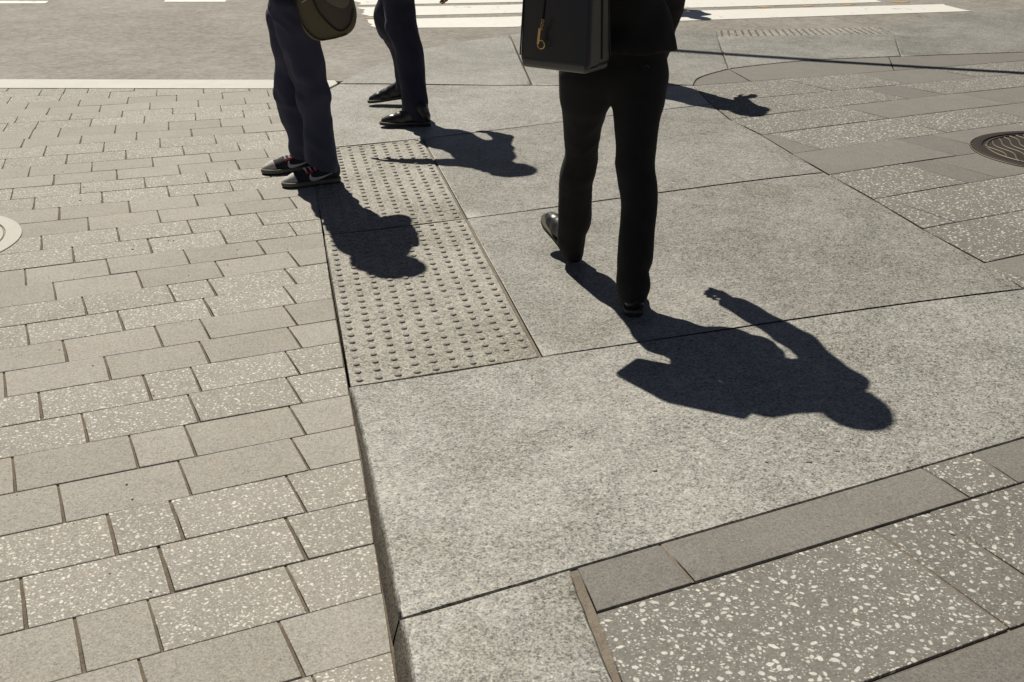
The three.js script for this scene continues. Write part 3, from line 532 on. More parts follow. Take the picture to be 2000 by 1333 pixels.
function meshSdf(prims, { cell = 0.01, k = 0.03, mod = null, uvs = 1 } = {}) {
  const mg = k + 3 * cell + 0.02, lo = [1e9, 1e9, 1e9], hi = [-1e9, -1e9, -1e9];
  for (const p of prims) for (let i = 0; i < 3; i++) { lo[i] = Math.min(lo[i], p.a[i] - p.r1, p.b[i] - p.r2); hi[i] = Math.max(hi[i], p.a[i] + p.r1, p.b[i] + p.r2); }
  for (let i = 0; i < 3; i++) { lo[i] -= mg; hi[i] += mg; }
  const n = [0, 1, 2].map(i => Math.ceil((hi[i] - lo[i]) / cell) + 1), [nx, ny, nz] = n, f = new Float32Array(nx * ny * nz).fill(0.25);
  for (const p of prims) {
    const b0 = [], b1 = []; for (let i = 0; i < 3; i++) { b0[i] = Math.max(0, Math.floor((Math.min(p.a[i] - p.r1, p.b[i] - p.r2) - mg - lo[i]) / cell)); b1[i] = Math.min(n[i] - 1, Math.ceil((Math.max(p.a[i] + p.r1, p.b[i] + p.r2) + mg - lo[i]) / cell)); }
    for (let z = b0[2]; z <= b1[2]; z++) for (let y = b0[1]; y <= b1[1]; y++) for (let x = b0[0]; x <= b1[0]; x++) {
      const i = (z * ny + y) * nx + x; f[i] = smin(f[i], coneSdf(lo[0] + x * cell, lo[1] + y * cell, lo[2] + z * cell, p), p.k || k);
    }
  }
  if (mod) for (let z = 0, i = 0; z < nz; z++) for (let y = 0; y < ny; y++) for (let x = 0; x < nx; x++, i++) if (f[i] < 0.08 && f[i] > -0.08) f[i] = mod(f[i], lo[0] + x * cell, lo[1] + y * cell, lo[2] + z * cell);
  const id = new Int32Array(nx * ny * nz).fill(-1), pos = [], idx = [], off = [0, 1, nx, nx + 1, nx * ny, nx * ny + 1, nx * ny + nx, nx * ny + nx + 1];
  const E = [[0, 1], [0, 2], [0, 4], [1, 3], [1, 5], [2, 3], [2, 6], [3, 7], [4, 5], [4, 6], [5, 7], [6, 7]];
  for (let z = 0; z < nz - 1; z++) for (let y = 0; y < ny - 1; y++) for (let x = 0; x < nx - 1; x++) {
    const i = (z * ny + y) * nx + x; let m = 0; for (let c = 0; c < 8; c++) if (f[i + off[c]] < 0) m |= 1 << c;
    if (m === 0 || m === 255) continue;
    let sx = 0, sy = 0, sz = 0, c = 0;
    for (const [a, b] of E) { const A = (m >> a) & 1, B = (m >> b) & 1; if (A === B) continue; const fa = f[i + off[a]], fb = f[i + off[b]], t = fa / (fa - fb); sx += (a & 1) + ((b & 1) - (a & 1)) * t; sy += ((a >> 1) & 1) + (((b >> 1) & 1) - ((a >> 1) & 1)) * t; sz += (a >> 2) + ((b >> 2) - (a >> 2)) * t; c++; }
    id[i] = pos.length / 3; pos.push(lo[0] + (x + sx / c) * cell, lo[1] + (y + sy / c) * cell, lo[2] + (z + sz / c) * cell);
  }
  const quad = (a, b, c, d, fl) => { if (a < 0 || b < 0 || c < 0 || d < 0) return; if (fl) idx.push(a, b, c, a, c, d); else idx.push(a, c, b, a, d, c); };
  for (let z = 1; z < nz - 1; z++) for (let y = 1; y < ny - 1; y++) for (let x = 1; x < nx - 1; x++) {
    const i = (z * ny + y) * nx + x, s = f[i] < 0;
    if (s !== (f[i + 1] < 0)) quad(id[i], id[i - nx], id[i - nx - nx * ny], id[i - nx * ny], !s);
    if (s !== (f[i + nx] < 0)) quad(id[i], id[i - nx * ny], id[i - 1 - nx * ny], id[i - 1], !s);
    if (s !== (f[i + nx * ny] < 0)) quad(id[i], id[i - 1], id[i - 1 - nx], id[i - nx], !s);
  }
  const g = new THREE.BufferGeometry(); g.setAttribute('position', new THREE.Float32BufferAttribute(pos, 3)); g.setIndex(idx); g.computeVertexNormals();
  // outward facing
  let vol = 0; for (let i = 0; i < idx.length; i += 3) { const A = idx[i] * 3, B = idx[i + 1] * 3, D = idx[i + 2] * 3; vol += pos[A] * (pos[B + 1] * pos[D + 2] - pos[B + 2] * pos[D + 1]) - pos[A + 1] * (pos[B] * pos[D + 2] - pos[B + 2] * pos[D]) + pos[A + 2] * (pos[B] * pos[D + 1] - pos[B + 1] * pos[D]); }
  if (vol < 0) { for (let i = 0; i < idx.length; i += 3) { const t = idx[i + 1]; idx[i + 1] = idx[i + 2]; idx[i + 2] = t; } g.setIndex(idx); g.computeVertexNormals(); }
  const U = new Float32Array(pos.length / 3 * 2); for (let i = 0; i < U.length / 2; i++) { U[2 * i] = (pos[3 * i] * 0.8 + pos[3 * i + 2] * 0.75) * uvs; U[2 * i + 1] = pos[3 * i + 1] * uvs; }
  g.setAttribute('uv', new THREE.BufferAttribute(U, 2));
  return g;
}
const noise = (x, y, z) => PN.noise(x + 31.7, y + 11.3, z + 7.9);
/* cloth folds: diagonal drapes, stronger at the knee and where the hem breaks on the shoe */
const folds = (kneeY, hemY, amp, sd) => (d, x, y, z) => {
  const hem = Math.exp(-Math.pow((y - hemY) / 0.10, 2)), knee = Math.exp(-Math.pow((y - kneeY) / 0.12, 2)), hip = sat((y - 0.66) / 0.12);
  const n1 = noise(x * 8 + y * 5 + sd, y * 2.6 - x * 3, z * 8 + sd), n2 = noise(x * 11 + sd + y * 6, y * 13 + x * 9 - z * 7, z * 11), n3 = noise(x * 24 - y * 3, y * 3.5, z * 24 + sd);
  const rg = (1 - 2.2 * Math.abs(noise(x * 7 + y * 6.5 + sd * 2, y * 4.5 - x * 5 + z * 4, z * 7 - sd))) * (0.35 + 0.9 * hem + 0.8 * knee + 0.5 * hip);
  return d - amp * 0.75 * Math.max(0, rg) + amp * 0.14 + amp * (1.1 * n1 + n2 * (0.12 + 0.8 * hem + 0.25 * knee + 0.45 * hip) + 0.4 * n3);
};
function handPrims(wr, dir, pn, len = 0.18, curl = 0.5, thumbSide = 1) {
  const D = dir.clone().normalize(), N = pn.clone().addScaledVector(D, -pn.dot(D)).normalize(), S = new THREE.Vector3().crossVectors(D, N).multiplyScalar(thumbSide), o = [], A = v => [v.x, v.y, v.z];
  const kn = i => wr.clone().addScaledVector(D, len * (0.52 + [0.02, 0.03, 0.015, -0.02][i])).addScaledVector(S, 0.029 - i * 0.0195);
  for (let i = 0; i < 4; i++) o.push({ ...cone(A(wr.clone().addScaledVector(S, 0.012 - i * 0.008)), A(kn(i)), 0.019, 0.0125), k: 0.02 });
  const fl = [0.43, 0.48, 0.45, 0.35];
  for (let i = 0; i < 4; i++) {
    let p = kn(i), a = curl * (0.5 + 0.1 * i); const r = [0.0092, 0.0094, 0.009, 0.008][i];
    for (let j = 0; j < 3; j++) { const d2 = D.clone().multiplyScalar(Math.cos(a)).addScaledVector(N, Math.sin(a)), q = p.clone().addScaledVector(d2, len * fl[i] * [0.46, 0.3, 0.24][j]); o.push({ ...cone(A(p), A(q), r - j * 0.0008, r - (j + 1) * 0.0009), k: 0.006 }); p = q; a += curl * 0.75; }
  }
  let p = wr.clone().addScaledVector(D, len * 0.14).addScaledVector(S, 0.02);
  const t1 = p.clone().addScaledVector(D, len * 0.20).addScaledVector(S, 0.030).addScaledVector(N, 0.014), t2 = t1.clone().addScaledVector(D, len * 0.17).addScaledVector(S, 0.010).addScaledVector(N, 0.008), t3 = t2.clone().addScaledVector(D, len * 0.13).addScaledVector(N, 0.006);
  o.push({ ...cone(A(p), A(t1), 0.016, 0.0125), k: 0.014 }, { ...cone(A(t1), A(t2), 0.012, 0.0105), k: 0.006 }, { ...cone(A(t2), A(t3), 0.0104, 0.0085), k: 0.006 });
  return o;
}
function headPrims(c, fwd) {                              // c: centre of the skull, fwd: unit vector the face looks along
  const F0 = V(fwd[0], 0, fwd[1]).normalize(), S = V(-F0.z, 0, F0.x), A = (f, u, s) => [c[0] + F0.x * f + S.x * s, c[1] + u, c[2] + F0.z * f + S.z * s];
  const o = [cone(A(-0.028, 0.03, 0), A(0.03, 0.035, 0), 0.083, 0.078), cone(A(0.02, -0.02, 0.012), A(0.052, -0.088, 0), 0.066, 0.036), cone(A(0.02, -0.02, -0.012), A(0.052, -0.088, 0), 0.066, 0.036)];
  o.push({ ...cone(A(0.098, 0.012, 0), A(0.120, -0.028, 0), 0.009, 0.014), k: 0.014 });                              // nose
  o.push({ ...cone(A(0.092, 0.030, 0.032), A(0.092, 0.030, -0.032), 0.016, 0.016), k: 0.02 });                        // brow
  o.push({ ...cone(A(0.088, -0.056, 0.018), A(0.088, -0.056, -0.018), 0.011, 0.011), k: 0.012 });                     // lips
  for (const s of [-1, 1]) { o.push({ ...cone(A(-0.008, 0.020, s * 0.080), A(-0.004, -0.025, s * 0.078), 0.016, 0.010), k: 0.012 }); o.push({ ...cone(A(0.084, 0.008, s * 0.032), A(0.085, 0.008, s * 0.032), 0.0125, 0.0125), k: 0.008 }); }
  return o;
}
function person(name, spec) {
  const { label, legs, hip, torso, shoulders, head, face, arms, trousers, top, topHem, skin = C.skin, group, folded = 0.005, kneeY = 0.46, cell = 0.0075, collar } = spec;
  const g = add(new THREE.Group(), name, label, 'person', group ? { group } : {});
  const bx = spec.base; g.position.set(...bx);
  const L = q => [q[0] - bx[0], q[1] - bx[1], q[2] - bx[2], q[3]];
  const lg = legs.map(l => l.map(L)), hp = hip.map(L), to = torso.map(L), sh = shoulders.map(L), hd = L(head), ar = arms.map(a => a.map(L));
  // continuous body: head, neck, trunk, arms, legs
  const slim = -0.024, body = [];
  for (const l of lg) body.push(...chain(l.filter(q => q[1] > 0.085).map(q => [q[0], q[1], q[2], q[1] < 0.2 ? 0.034 : Math.max(0.03, q[3] + slim)])));
  body.push(...chain(hp, slim - 0.012), ...chain(to, -0.05), ...chain(sh, slim));
  for (const s of sh) body.push(cone(to[to.length - 1].slice(0, 3), s.slice(0, 3), 0.07, 0.05));
  const nk = [hd[0] - face[0] * 0.03, hd[1] - 0.09, hd[2] - face[1] * 0.03];
  body.push(cone(to[to.length - 1].slice(0, 3), nk, 0.062, 0.055));
  for (const a of ar) body.push(...chain(a.map(q => [q[0], q[1], q[2], Math.max(0.022, q[3] - 0.012)])));
  const bg = [meshSdf(body, { cell: 0.013, k: 0.03 }), meshSdf(headPrims(hd, face).concat([cone([nk[0], nk[1] - 0.06, nk[2]], nk, 0.055, 0.053)]), { cell: 0.0045, k: 0.03 })];
  for (let i = 0; i < ar.length; i++) { const h = spec.hands[i]; if (h) { const a = ar[i], w = a[a.length - 1]; bg.push(meshSdf([cone(a[a.length - 2].slice(0, 3).map((v, j) => v + (w[j] - v) * 0.7), w.slice(0, 3), 0.03, 0.025)].concat(handPrims(V(w[0], w[1], w[2]), V(...h[0]), V(...h[1]), 0.185, h[2], h[3] || 1)), { cell: 0.004, k: 0.012 })); } }
  part(mergeGeometries(bg), skin, 'body', g);
  // hair cap
  const F0 = [face[0], face[1]], hc = [hd[0] - F0[0] * 0.016, hd[1] + 0.03, hd[2] - F0[1] * 0.016];
  part(meshSdf([cone([hc[0] - F0[0] * 0.024, hc[1] + 0.012, hc[2] - F0[1] * 0.024], [hc[0] + F0[0] * 0.036, hc[1] + 0.018, hc[2] + F0[1] * 0.036], 0.088, 0.080), cone([hc[0] - F0[0] * 0.05, hc[1] - 0.07, hc[2] - F0[1] * 0.05], hc, 0.058, 0.08)], { cell: 0.006, k: 0.03, mod: (d, x, y, z) => Math.max(d + 0.004 * noise(x * 60, y * 30, z * 60), -((y - hd[1]) * 0.75 - ((x - hd[0]) * F0[0] + (z - hd[2]) * F0[1]) + 0.045)) }), C.hair, 'hair', g);
  // trousers
  const tr = []; for (const l of lg) tr.push(...chain(fine(l)).map(p => ({ ...p, k: 0.004 }))); tr.push(...chain(hp).map(p => ({ ...p, k: 0.03 })));
  for (const l of lg) { const h = hp.slice().sort((u, w) => Math.hypot(u[0] - l[0][0], u[1] - l[0][1], u[2] - l[0][2]) - Math.hypot(w[0] - l[0][0], w[1] - l[0][1], w[2] - l[0][2]))[0]; tr.push({ ...cone(h.slice(0, 3), l[0].slice(0, 3), h[3], l[0][3]), k: 0.025 }); }
  const fd = folds(kneeY - bx[1], 0.07, folded, spec.seed || 1);
  const tp = part(meshSdf(tr, { cell, k: 0.016, mod: (d, x, y, z) => { let v = Math.max(fd(d, x, y, z), y - (spec.waist || 1.0)); if (spec.hemCut && y < 0.2) v = Math.max(v, spec.hemCut(x + bx[0], z + bx[2]) - bx[1] - y); return v; } }), trousers, 'trousers', g);
  // jacket or shirt with sleeves
  const jk = [...chain(to), ...chain(sh).map(p => ({ ...p, k: 0.06 }))];
  for (const s of sh) jk.push({ ...cone(to[to.length - 1].slice(0, 3), s.slice(0, 3), 0.095, 0.07), k: 0.06 });
  if (spec.skirt) jk.push(...spec.skirt.map(s => ({ ...chain(s.map(L))[0], k: 0.06 })));
  for (const a of ar) jk.push(...chain(spec.sleeve === 'short' ? [a[0], a[1].map((v, i) => (v + a[0][i]) / 2)] : a.map((q, i) => [q[0], q[1], q[2], q[3] + (i ? 0.004 : 0.002)])));
  const hem = topHem - bx[1];
  const jm = (d, x, y, z) => { const n = noise(x * 10 + y * 8, y * 6 - x * 8, z * 10 + 5), n2 = noise(x * 22, y * 15 + x * 12, z * 22); d += 0.007 * n + 0.0035 * n2; const nearTrunk = y < hem + 0.05; if (!nearTrunk || (spec.armsBelow && spec.armsBelow(x + bx[0], z + bx[2], y + bx[1]))) return d; return Math.max(d, hem + 0.012 * noise(x * 6, 3, z * 6) - y); };
  part(meshSdf(jk, { cell: cell + 0.001, k: 0.035, mod: jm }), top, spec.topName || 'jacket', g);
  return { g, L };
}

/* shoes, local frame: x towards the toe, y up, heel at the origin */
function soleShape(s, w) {
  const sh = new THREE.Shape(); const P = [[0.004, 0], [0.012, -0.027], [0.06, -0.032], [0.12, -0.031], [0.19, -0.044], [0.24, -0.043], [0.275, -0.028], [0.292, -0.004], [0.288, 0.020], [0.262, 0.040], [0.21, 0.047], [0.14, 0.038], [0.07, 0.034], [0.015, 0.028]].map(q => new THREE.Vector2(q[0] * s, q[1] * s * w));
  const c = new THREE.SplineCurve(P.concat([P[0]])); sh.setFromPoints(c.getPoints(70)); return sh;
}
function flatExtrude(shape, h, bevel = 0.003) { const e = new THREE.ExtrudeGeometry(shape, { depth: h - 2 * bevel, bevelEnabled: true, bevelSize: bevel, bevelThickness: bevel, bevelSegments: 2, curveSegments: 12 }); e.rotateX(-Math.PI / 2); e.translate(0, bevel, 0); return e; }
function upperPrims(sc, kind) {
  const sn = kind === 'sneaker', R = sn ? 1.06 : 0.97, t = sn ? 1 : 0.9, c = sn ? 0.086 : 0.098, i0 = sn ? 0.078 : 0.094, i1 = sn ? 0.052 : 0.064, i2 = sn ? 0.036 : 0.042;
  const p = [...chain([[0.036, 0.052 * t, 0, 0.034 * R], [0.10, 0.046 * t, 0.001, 0.035 * R], [0.165, 0.034 * t, 0.002, 0.039 * R], [0.222, 0.024 * t, 0.002, 0.034 * R], [0.262, 0.020 * t, 0, 0.025 * R]]), ...chain([[0.045, 0.06, 0, 0.034 * R], [0.052, c, 0, 0.033]]), ...chain([[0.06, i0, 0, 0.033], [0.12, i1, 0, 0.029], [0.18, i2, 0, 0.027]])];
  return p.map(q => cone(q.a.map(v => v * sc), q.b.map(v => v * sc), q.r1 * sc, q.r2 * sc));
}
const upperCache = {};
function upperAt(x, y, z, sc) { const p = upperCache[sc] || (upperCache[sc] = upperPrims(sc, 'sneaker')); let d = 1; for (const q of p) d = smin(d, coneSdf(x, y, z, q), 0.02); return d; }
function shoeUpper(sc, kind) { return meshSdf(upperPrims(sc, kind), { cell: 0.004, k: 0.02, mod: (d, x, y, z) => Math.max(d + 0.0012 * noise(x * 60, y * 60, z * 40), 0.012 - y) }); }
function dressShoe(parent, pos, yaw, pitch, roll = 0, sc = 1) {
  const s = new THREE.Group(); s.name = 'shoe'; parent.add(s); s.position.set(...pos); s.rotation.set(roll, yaw, pitch, 'YZX');
  part(shoeUpper(sc, 'dress'), C.shoe, 'upper', s);
  part(flatExtrude(soleShape(sc, 1.02), 0.009, 0.002).translate(0, 0.010, 0), C.welt, 'welt', s);
  const front = flatExtrude(soleShape(sc, 1.0), 0.010, 0.002); part(front.translate(0, 0.002, 0), C.sole, 'outsole', s);
  const hs = new THREE.Shape(); hs.moveTo(0.003, 0); hs.bezierCurveTo(0.003, -0.033, 0.03, -0.034, 0.075, -0.032); hs.lineTo(0.078, 0.033); hs.bezierCurveTo(0.03, 0.036, 0.003, 0.034, 0.003, 0); part(flatExtrude(hs, 0.012, 0.002).translate(0, -0.004, 0), C.sole, 'heel', s);
  for (let i = 0; i < 4; i++) { const x = 0.105 + i * 0.020, y = 0.094 - i * 0.0115, c = new THREE.CatmullRomCurve3([V(x, y - 0.010, -0.022), V(x + 0.003, y - 0.0005, 0), V(x, y - 0.010, 0.022)]); part(new THREE.TubeGeometry(c, 10, 0.0019, 5), C.sole, 'lace', s); }
  return s;
}
function sneaker(parent, pos, yaw, side, sc = 0.98) {
  const s = new THREE.Group(); s.name = 'shoe'; parent.add(s); s.position.set(...pos); s.rotation.y = yaw;
  part(shoeUpper(sc, 'sneaker'), C.mesh, 'upper', s);
  const mid = flatExtrude(soleShape(sc, 1.08), 0.020, 0.005); part(mid.translate(0, 0.006, 0), C.foam, 'midsole', s);
  for (let i = 0; i < 11; i++) { const b = new RoundedBoxGeometry(0.021, 0.009, i > 6 && i < 10 ? 0.086 : i === 10 ? 0.05 : 0.066, 2, 0.003); b.translate(0.020 + i * 0.0255, 0.0045, 0); part(b, C.sole, 'tread', s); }
  // pale toe cap and heel patch, shells a little proud of the upper
  const shell = (lo, hi, nm) => { const p = [...chain([[0.036, 0.052, 0, 0.0375], [0.10, 0.046, 0.001, 0.0395], [0.165, 0.034, 0.002, 0.0435], [0.222, 0.024, 0.002, 0.0382], [0.262, 0.020, 0, 0.0288]])]; part(meshSdf(p.map(q => cone(q.a.map(v => v * sc), q.b.map(v => v * sc), q.r1 * sc, q.r2 * sc)), { cell: 0.0035, k: 0.02, mod: (d, x, y, z) => Math.max(d, 0.024 - y, lo + 0.25 * y - x, x - hi + 0.15 * y) }), C.toeGrey, nm, s); };
  shell(0.212, 0.5, 'toe_cap'); shell(-0.2, 0.028, 'heel_patch');
  const topAt = (x, z) => { let y = 0.16; while (y > 0.02 && upperAt(x, y, z, sc) > 0) y -= 0.001; return y; };
  for (let i = 0; i < 5; i++) {
    const x = 0.088 + i * 0.0215, w = 0.021 + i * 0.0012, c = new THREE.CatmullRomCurve3([-1, -0.5, 0, 0.5, 1].map(q => V(x - 0.004 * Math.abs(q), topAt(x, q * w) + 0.004 - 0.002 * Math.abs(q), q * w)));
    part(new THREE.TubeGeometry(c, 14, 0.0046, 6), C.laceBlue, 'lace', s);
    for (const q of [-1, 1]) { const e = new THREE.SphereGeometry(0.0078, 8, 6); e.translate(x - 0.005, topAt(x - 0.005, q * (w + 0.003)) + 0.001, q * (w + 0.003)); part(e, C.laceRed, 'eyelet', s); }
  }
  const tong = new THREE.CatmullRomCurve3([V(0.17, 0.052, 0), V(0.12, 0.072, 0), V(0.085, 0.100, 0)]); part(new THREE.TubeGeometry(tong, 14, 0.011, 8).scale(1, 1, 1.5), C.mesh, 'tongue', s);
  // curved tick mark on both sides
  const sw = new THREE.Shape(); sw.moveTo(0.034, 0.060); sw.bezierCurveTo(0.075, 0.045, 0.115, 0.026, 0.138, 0.026); sw.bezierCurveTo(0.166, 0.027, 0.168, 0.047, 0.154, 0.062); sw.bezierCurveTo(0.156, 0.047, 0.147, 0.043, 0.132, 0.042); sw.bezierCurveTo(0.108, 0.041, 0.072, 0.050, 0.034, 0.060);
  for (const q of [-1, 1]) {
    const e = new THREE.ExtrudeGeometry(sw, { depth: 0.0035, bevelEnabled: true, bevelSize: 0.0006, bevelThickness: 0.0006, bevelSegments: 1, curveSegments: 14 }), P = e.attributes.position;
    for (let i = 0; i < P.count; i++) { const x = P.getX(i), y = P.getY(i), z = P.getZ(i); let w = 0.07; while (w > 0.005 && upperAt(x, y, q * w, sc) > 0) w -= 0.0008; P.setZ(i, q * (w - 0.001 + z)); }
    e.computeVertexNormals(); part(e, C.mark, 'tick_mark', s);
  }
  return s;
}

/* --- man in black walking away */
const P3B = [0.345, 0.03, -3.98];
{
  const { g, L } = person('person', {
    label: 'man in black suit walking away from the viewer across the granite', base: P3B, seed: 3, kneeY: 0.46, folded: 0.0052, cell: 0.0065,
    hip: [[0.262, 0.80, -3.985, 0.094], [0.430, 0.80, -3.975, 0.096], [0.432, 0.90, -3.985, 0.088], [0.268, 0.90, -3.99, 0.088]],
    legs: [[[0.258, 0.73, -4.01, 0.086], [0.255, 0.66, -4.04, 0.077], [0.253, 0.594, -4.067, 0.067], [0.253, 0.492, -4.10, 0.060], [0.246, 0.424, -4.122, 0.061], [0.238, 0.388, -4.133, 0.060], [0.237, 0.28, -4.167, 0.060], [0.237, 0.214, -4.187, 0.059], [0.229, 0.169, -4.20, 0.052], [0.226, 0.123, -4.213, 0.049], [0.233, 0.077, -4.227, 0.042], [0.241, 0.058, -4.235, 0.034]],
      [[0.433, 0.73, -3.945, 0.086], [0.427, 0.672, -3.917, 0.080], [0.426, 0.571, -3.881, 0.068], [0.425, 0.496, -3.854, 0.062], [0.433, 0.443, -3.836, 0.061], [0.436, 0.385, -3.816, 0.060], [0.429, 0.303, -3.787, 0.060], [0.426, 0.22, -3.758, 0.061], [0.418, 0.17, -3.74, 0.054], [0.421, 0.132, -3.728, 0.057], [0.418, 0.096, -3.716, 0.048], [0.419, 0.078, -3.71, 0.042]]],
    torso: [[0.29, 0.87, -3.985, 0.112], [0.415, 0.87, -3.98, 0.118], [0.395, 1.05, -3.985, 0.100], [0.33, 1.06, -3.975, 0.100], [0.35, 1.20, -3.97, 0.105], [0.42, 1.20, -3.985, 0.105], [0.41, 1.33, -3.96, 0.085]],
    skirt: [[[0.46, 0.95, -4.0, 0.075], [0.505, 0.872, -3.99, 0.052]]],
    shoulders: [[0.28, 1.35, -3.90, 0.065], [0.41, 1.37, -3.96, 0.078], [0.53, 1.345, -4.03, 0.062]],
    head: [0.440, 1.575, -4.03], face: [0.25, -0.97],
    arms: [[[0.27, 1.33, -3.89, 0.060], [0.19, 1.10, -3.84, 0.050], [0.195, 1.05, -4.03, 0.042]], [[0.545, 1.33, -4.035, 0.056], [0.565, 1.09, -4.17, 0.052], [0.52, 0.81, -4.30, 0.052]]],
    hands: [[[0.02, -0.35, -0.9], [0.9, 0, 0.2], 0.7, 1], [[-0.02, -0.95, -0.3], [-1, 0, 0], 1.75, 1]],
    armsBelow: (x, z) => z < -4.12, trousers: C.black, top: C.black, topHem: 0.885, waist: 0.97, hemCut: (x, z) => z < -4.1 ? 0.034 : 0.074 });
  dressShoe(g, [0.418 - P3B[0], hgt(0.418, -3.66) - P3B[1] + 0.004, -3.662 - P3B[2]], 1.50, 0, 0, 1);
  dressShoe(g, [0.250 - P3B[0], hgt(0.25, -4.23) - P3B[1] + 0.010, -4.215 - P3B[2]], 1.98, 0.36, 0, 1);
  for (const [x, y, z, n] of [[0.448, 0.842, -3.878, 0], [0.232, 0.833, -3.885, 0]]) { const b = new THREE.TorusGeometry(0.0062, 0.0022, 6, 14); b.translate(x - P3B[0], y - P3B[1], z - P3B[2]); part(b, C.toteTrim, 'pocket_button', g); }
}
/* --- his tote bag */
{
  const g = add(new THREE.Group(), 'tote_bag', 'black leather tote bag with gold key clasp carried by the man in black', 'bag');
  const B = [0.172, 0.862, -3.80]; g.position.set(...B); g.rotation.y = -0.60;
  const hw = 0.122, dp = 0.070, ht = 0.34;
  const shape = (w0, w1, h, r) => { const s = new THREE.Shape(); s.moveTo(-w0 + r, 0); s.lineTo(w0 - r, 0); s.quadraticCurveTo(w0, 0, w0 + (w1 - w0) * r / h, r); s.lineTo(w1, h); s.lineTo(-w1, h); s.lineTo(-w0 - (w1 - w0) * r / h, r); s.quadraticCurveTo(-w0, 0, -w0 + r, 0); return s; };
  const bodyG = new THREE.ExtrudeGeometry(shape(hw, hw * 0.93, ht, 0.022), { depth: 2 * dp - 0.024, bevelEnabled: true, bevelSize: 0.010, bevelThickness: 0.012, bevelSegments: 4, curveSegments: 8, steps: 10 });
  bodyG.translate(0, 0.010, -dp + 0.012);
  let bg = toCreasedNormals(bodyG, 0.7); const bp = bg.attributes.position; for (let i = 0; i < bp.count; i++) { const x = bp.getX(i), y = bp.getY(i), z = bp.getZ(i); const k = 1 - 0.35 * sat(y / ht); bp.setZ(i, z * k + (z > 0.03 ? 0.010 * noise(x * 11, y * 10, 2) : 0)); bp.setY(i, y - 0.010 * Math.cos(x * 9) * (1 - sat(y / 0.1)) * (z > 0 ? 1 : 0.4)); } bg.computeVertexNormals(); bg = toCreasedNormals(bg, 0.6);
  part(bg, C.tote, 'shell', g);
  // folded base panel, painted paler for light reflected off the ground
  const base = new RoundedBoxGeometry(2 * hw + 0.006, 0.036, 2 * dp + 0.006, 4, 0.015); base.translate(0, 0.010, 0); part(base, C.toteBaseLit, 'base_panel', g);
  const seam = pts => part(new THREE.TubeGeometry(new THREE.CatmullRomCurve3(pts.map(q => V(...q))), 20, 0.0028, 6), C.toteTrim, 'seam', g);
  const tp = y => 1 - 0.35 * sat(y / ht), tw = y => 1 - 0.07 * y / ht;
  const edge = (sx, sz) => seam([0.03, 0.12, 0.22, 0.335].map(y => [sx * (hw * tw(y) + 0.008), y, sz * (dp * tp(y) + 0.001)]));
  edge(1, 1); edge(-1, 1); edge(1, -1);
  seam([0.03, 0.12, 0.22, 0.335].map(y => [hw * tw(y) + 0.0115, y, -0.012]));                      // gusset fold
  seam([[-0.02, 0.34, dp * tp(0.34) + 0.003], [-0.040, 0.24, dp * tp(0.24) + 0.003], [-0.050, 0.13, dp * tp(0.13) + 0.004]]);
  // hanging strap with gold bar and ring
  const cl = new THREE.Group(); cl.name = 'key_clasp'; cl.position.set(-0.046, 0.10, dp + 0.014); cl.rotation.z = -0.12; cl.scale.setScalar(0.85); g.add(cl);
  part(new THREE.CapsuleGeometry(0.0058, 0.052, 4, 10), C.gold, 'bar', cl); const rg = new THREE.TorusGeometry(0.0155, 0.0027, 8, 24); rg.translate(0.013, -0.030, 0); part(rg, C.gold, 'ring', cl);
  for (let i = 0; i < 5; i++) { const t = new THREE.TorusGeometry(0.005, 0.0014, 5, 10); t.rotateY(i % 2 ? 1.5 : 0.2); t.translate(0.006 + 0.001 * i, 0.028 + i * 0.0075, 0.002); part(t, C.gold, 'chain_link', cl); }
  for (const z of [-0.036, 0.036]) { const c = new THREE.CatmullRomCurve3([V(-0.06, 0.30, z), V(-0.03, 0.38, z * 0.8 - 0.03), V(0.06, 0.47, z * 0.3 - 0.08), V(0.10, 0.48, z * 0.2 - 0.10), V(0.11, 0.40, z * 0.8 - 0.06), V(0.08, 0.30, z)]); part(new THREE.TubeGeometry(c, 40, 0.0065, 8), C.toteTrim, 'handle', g); }
}
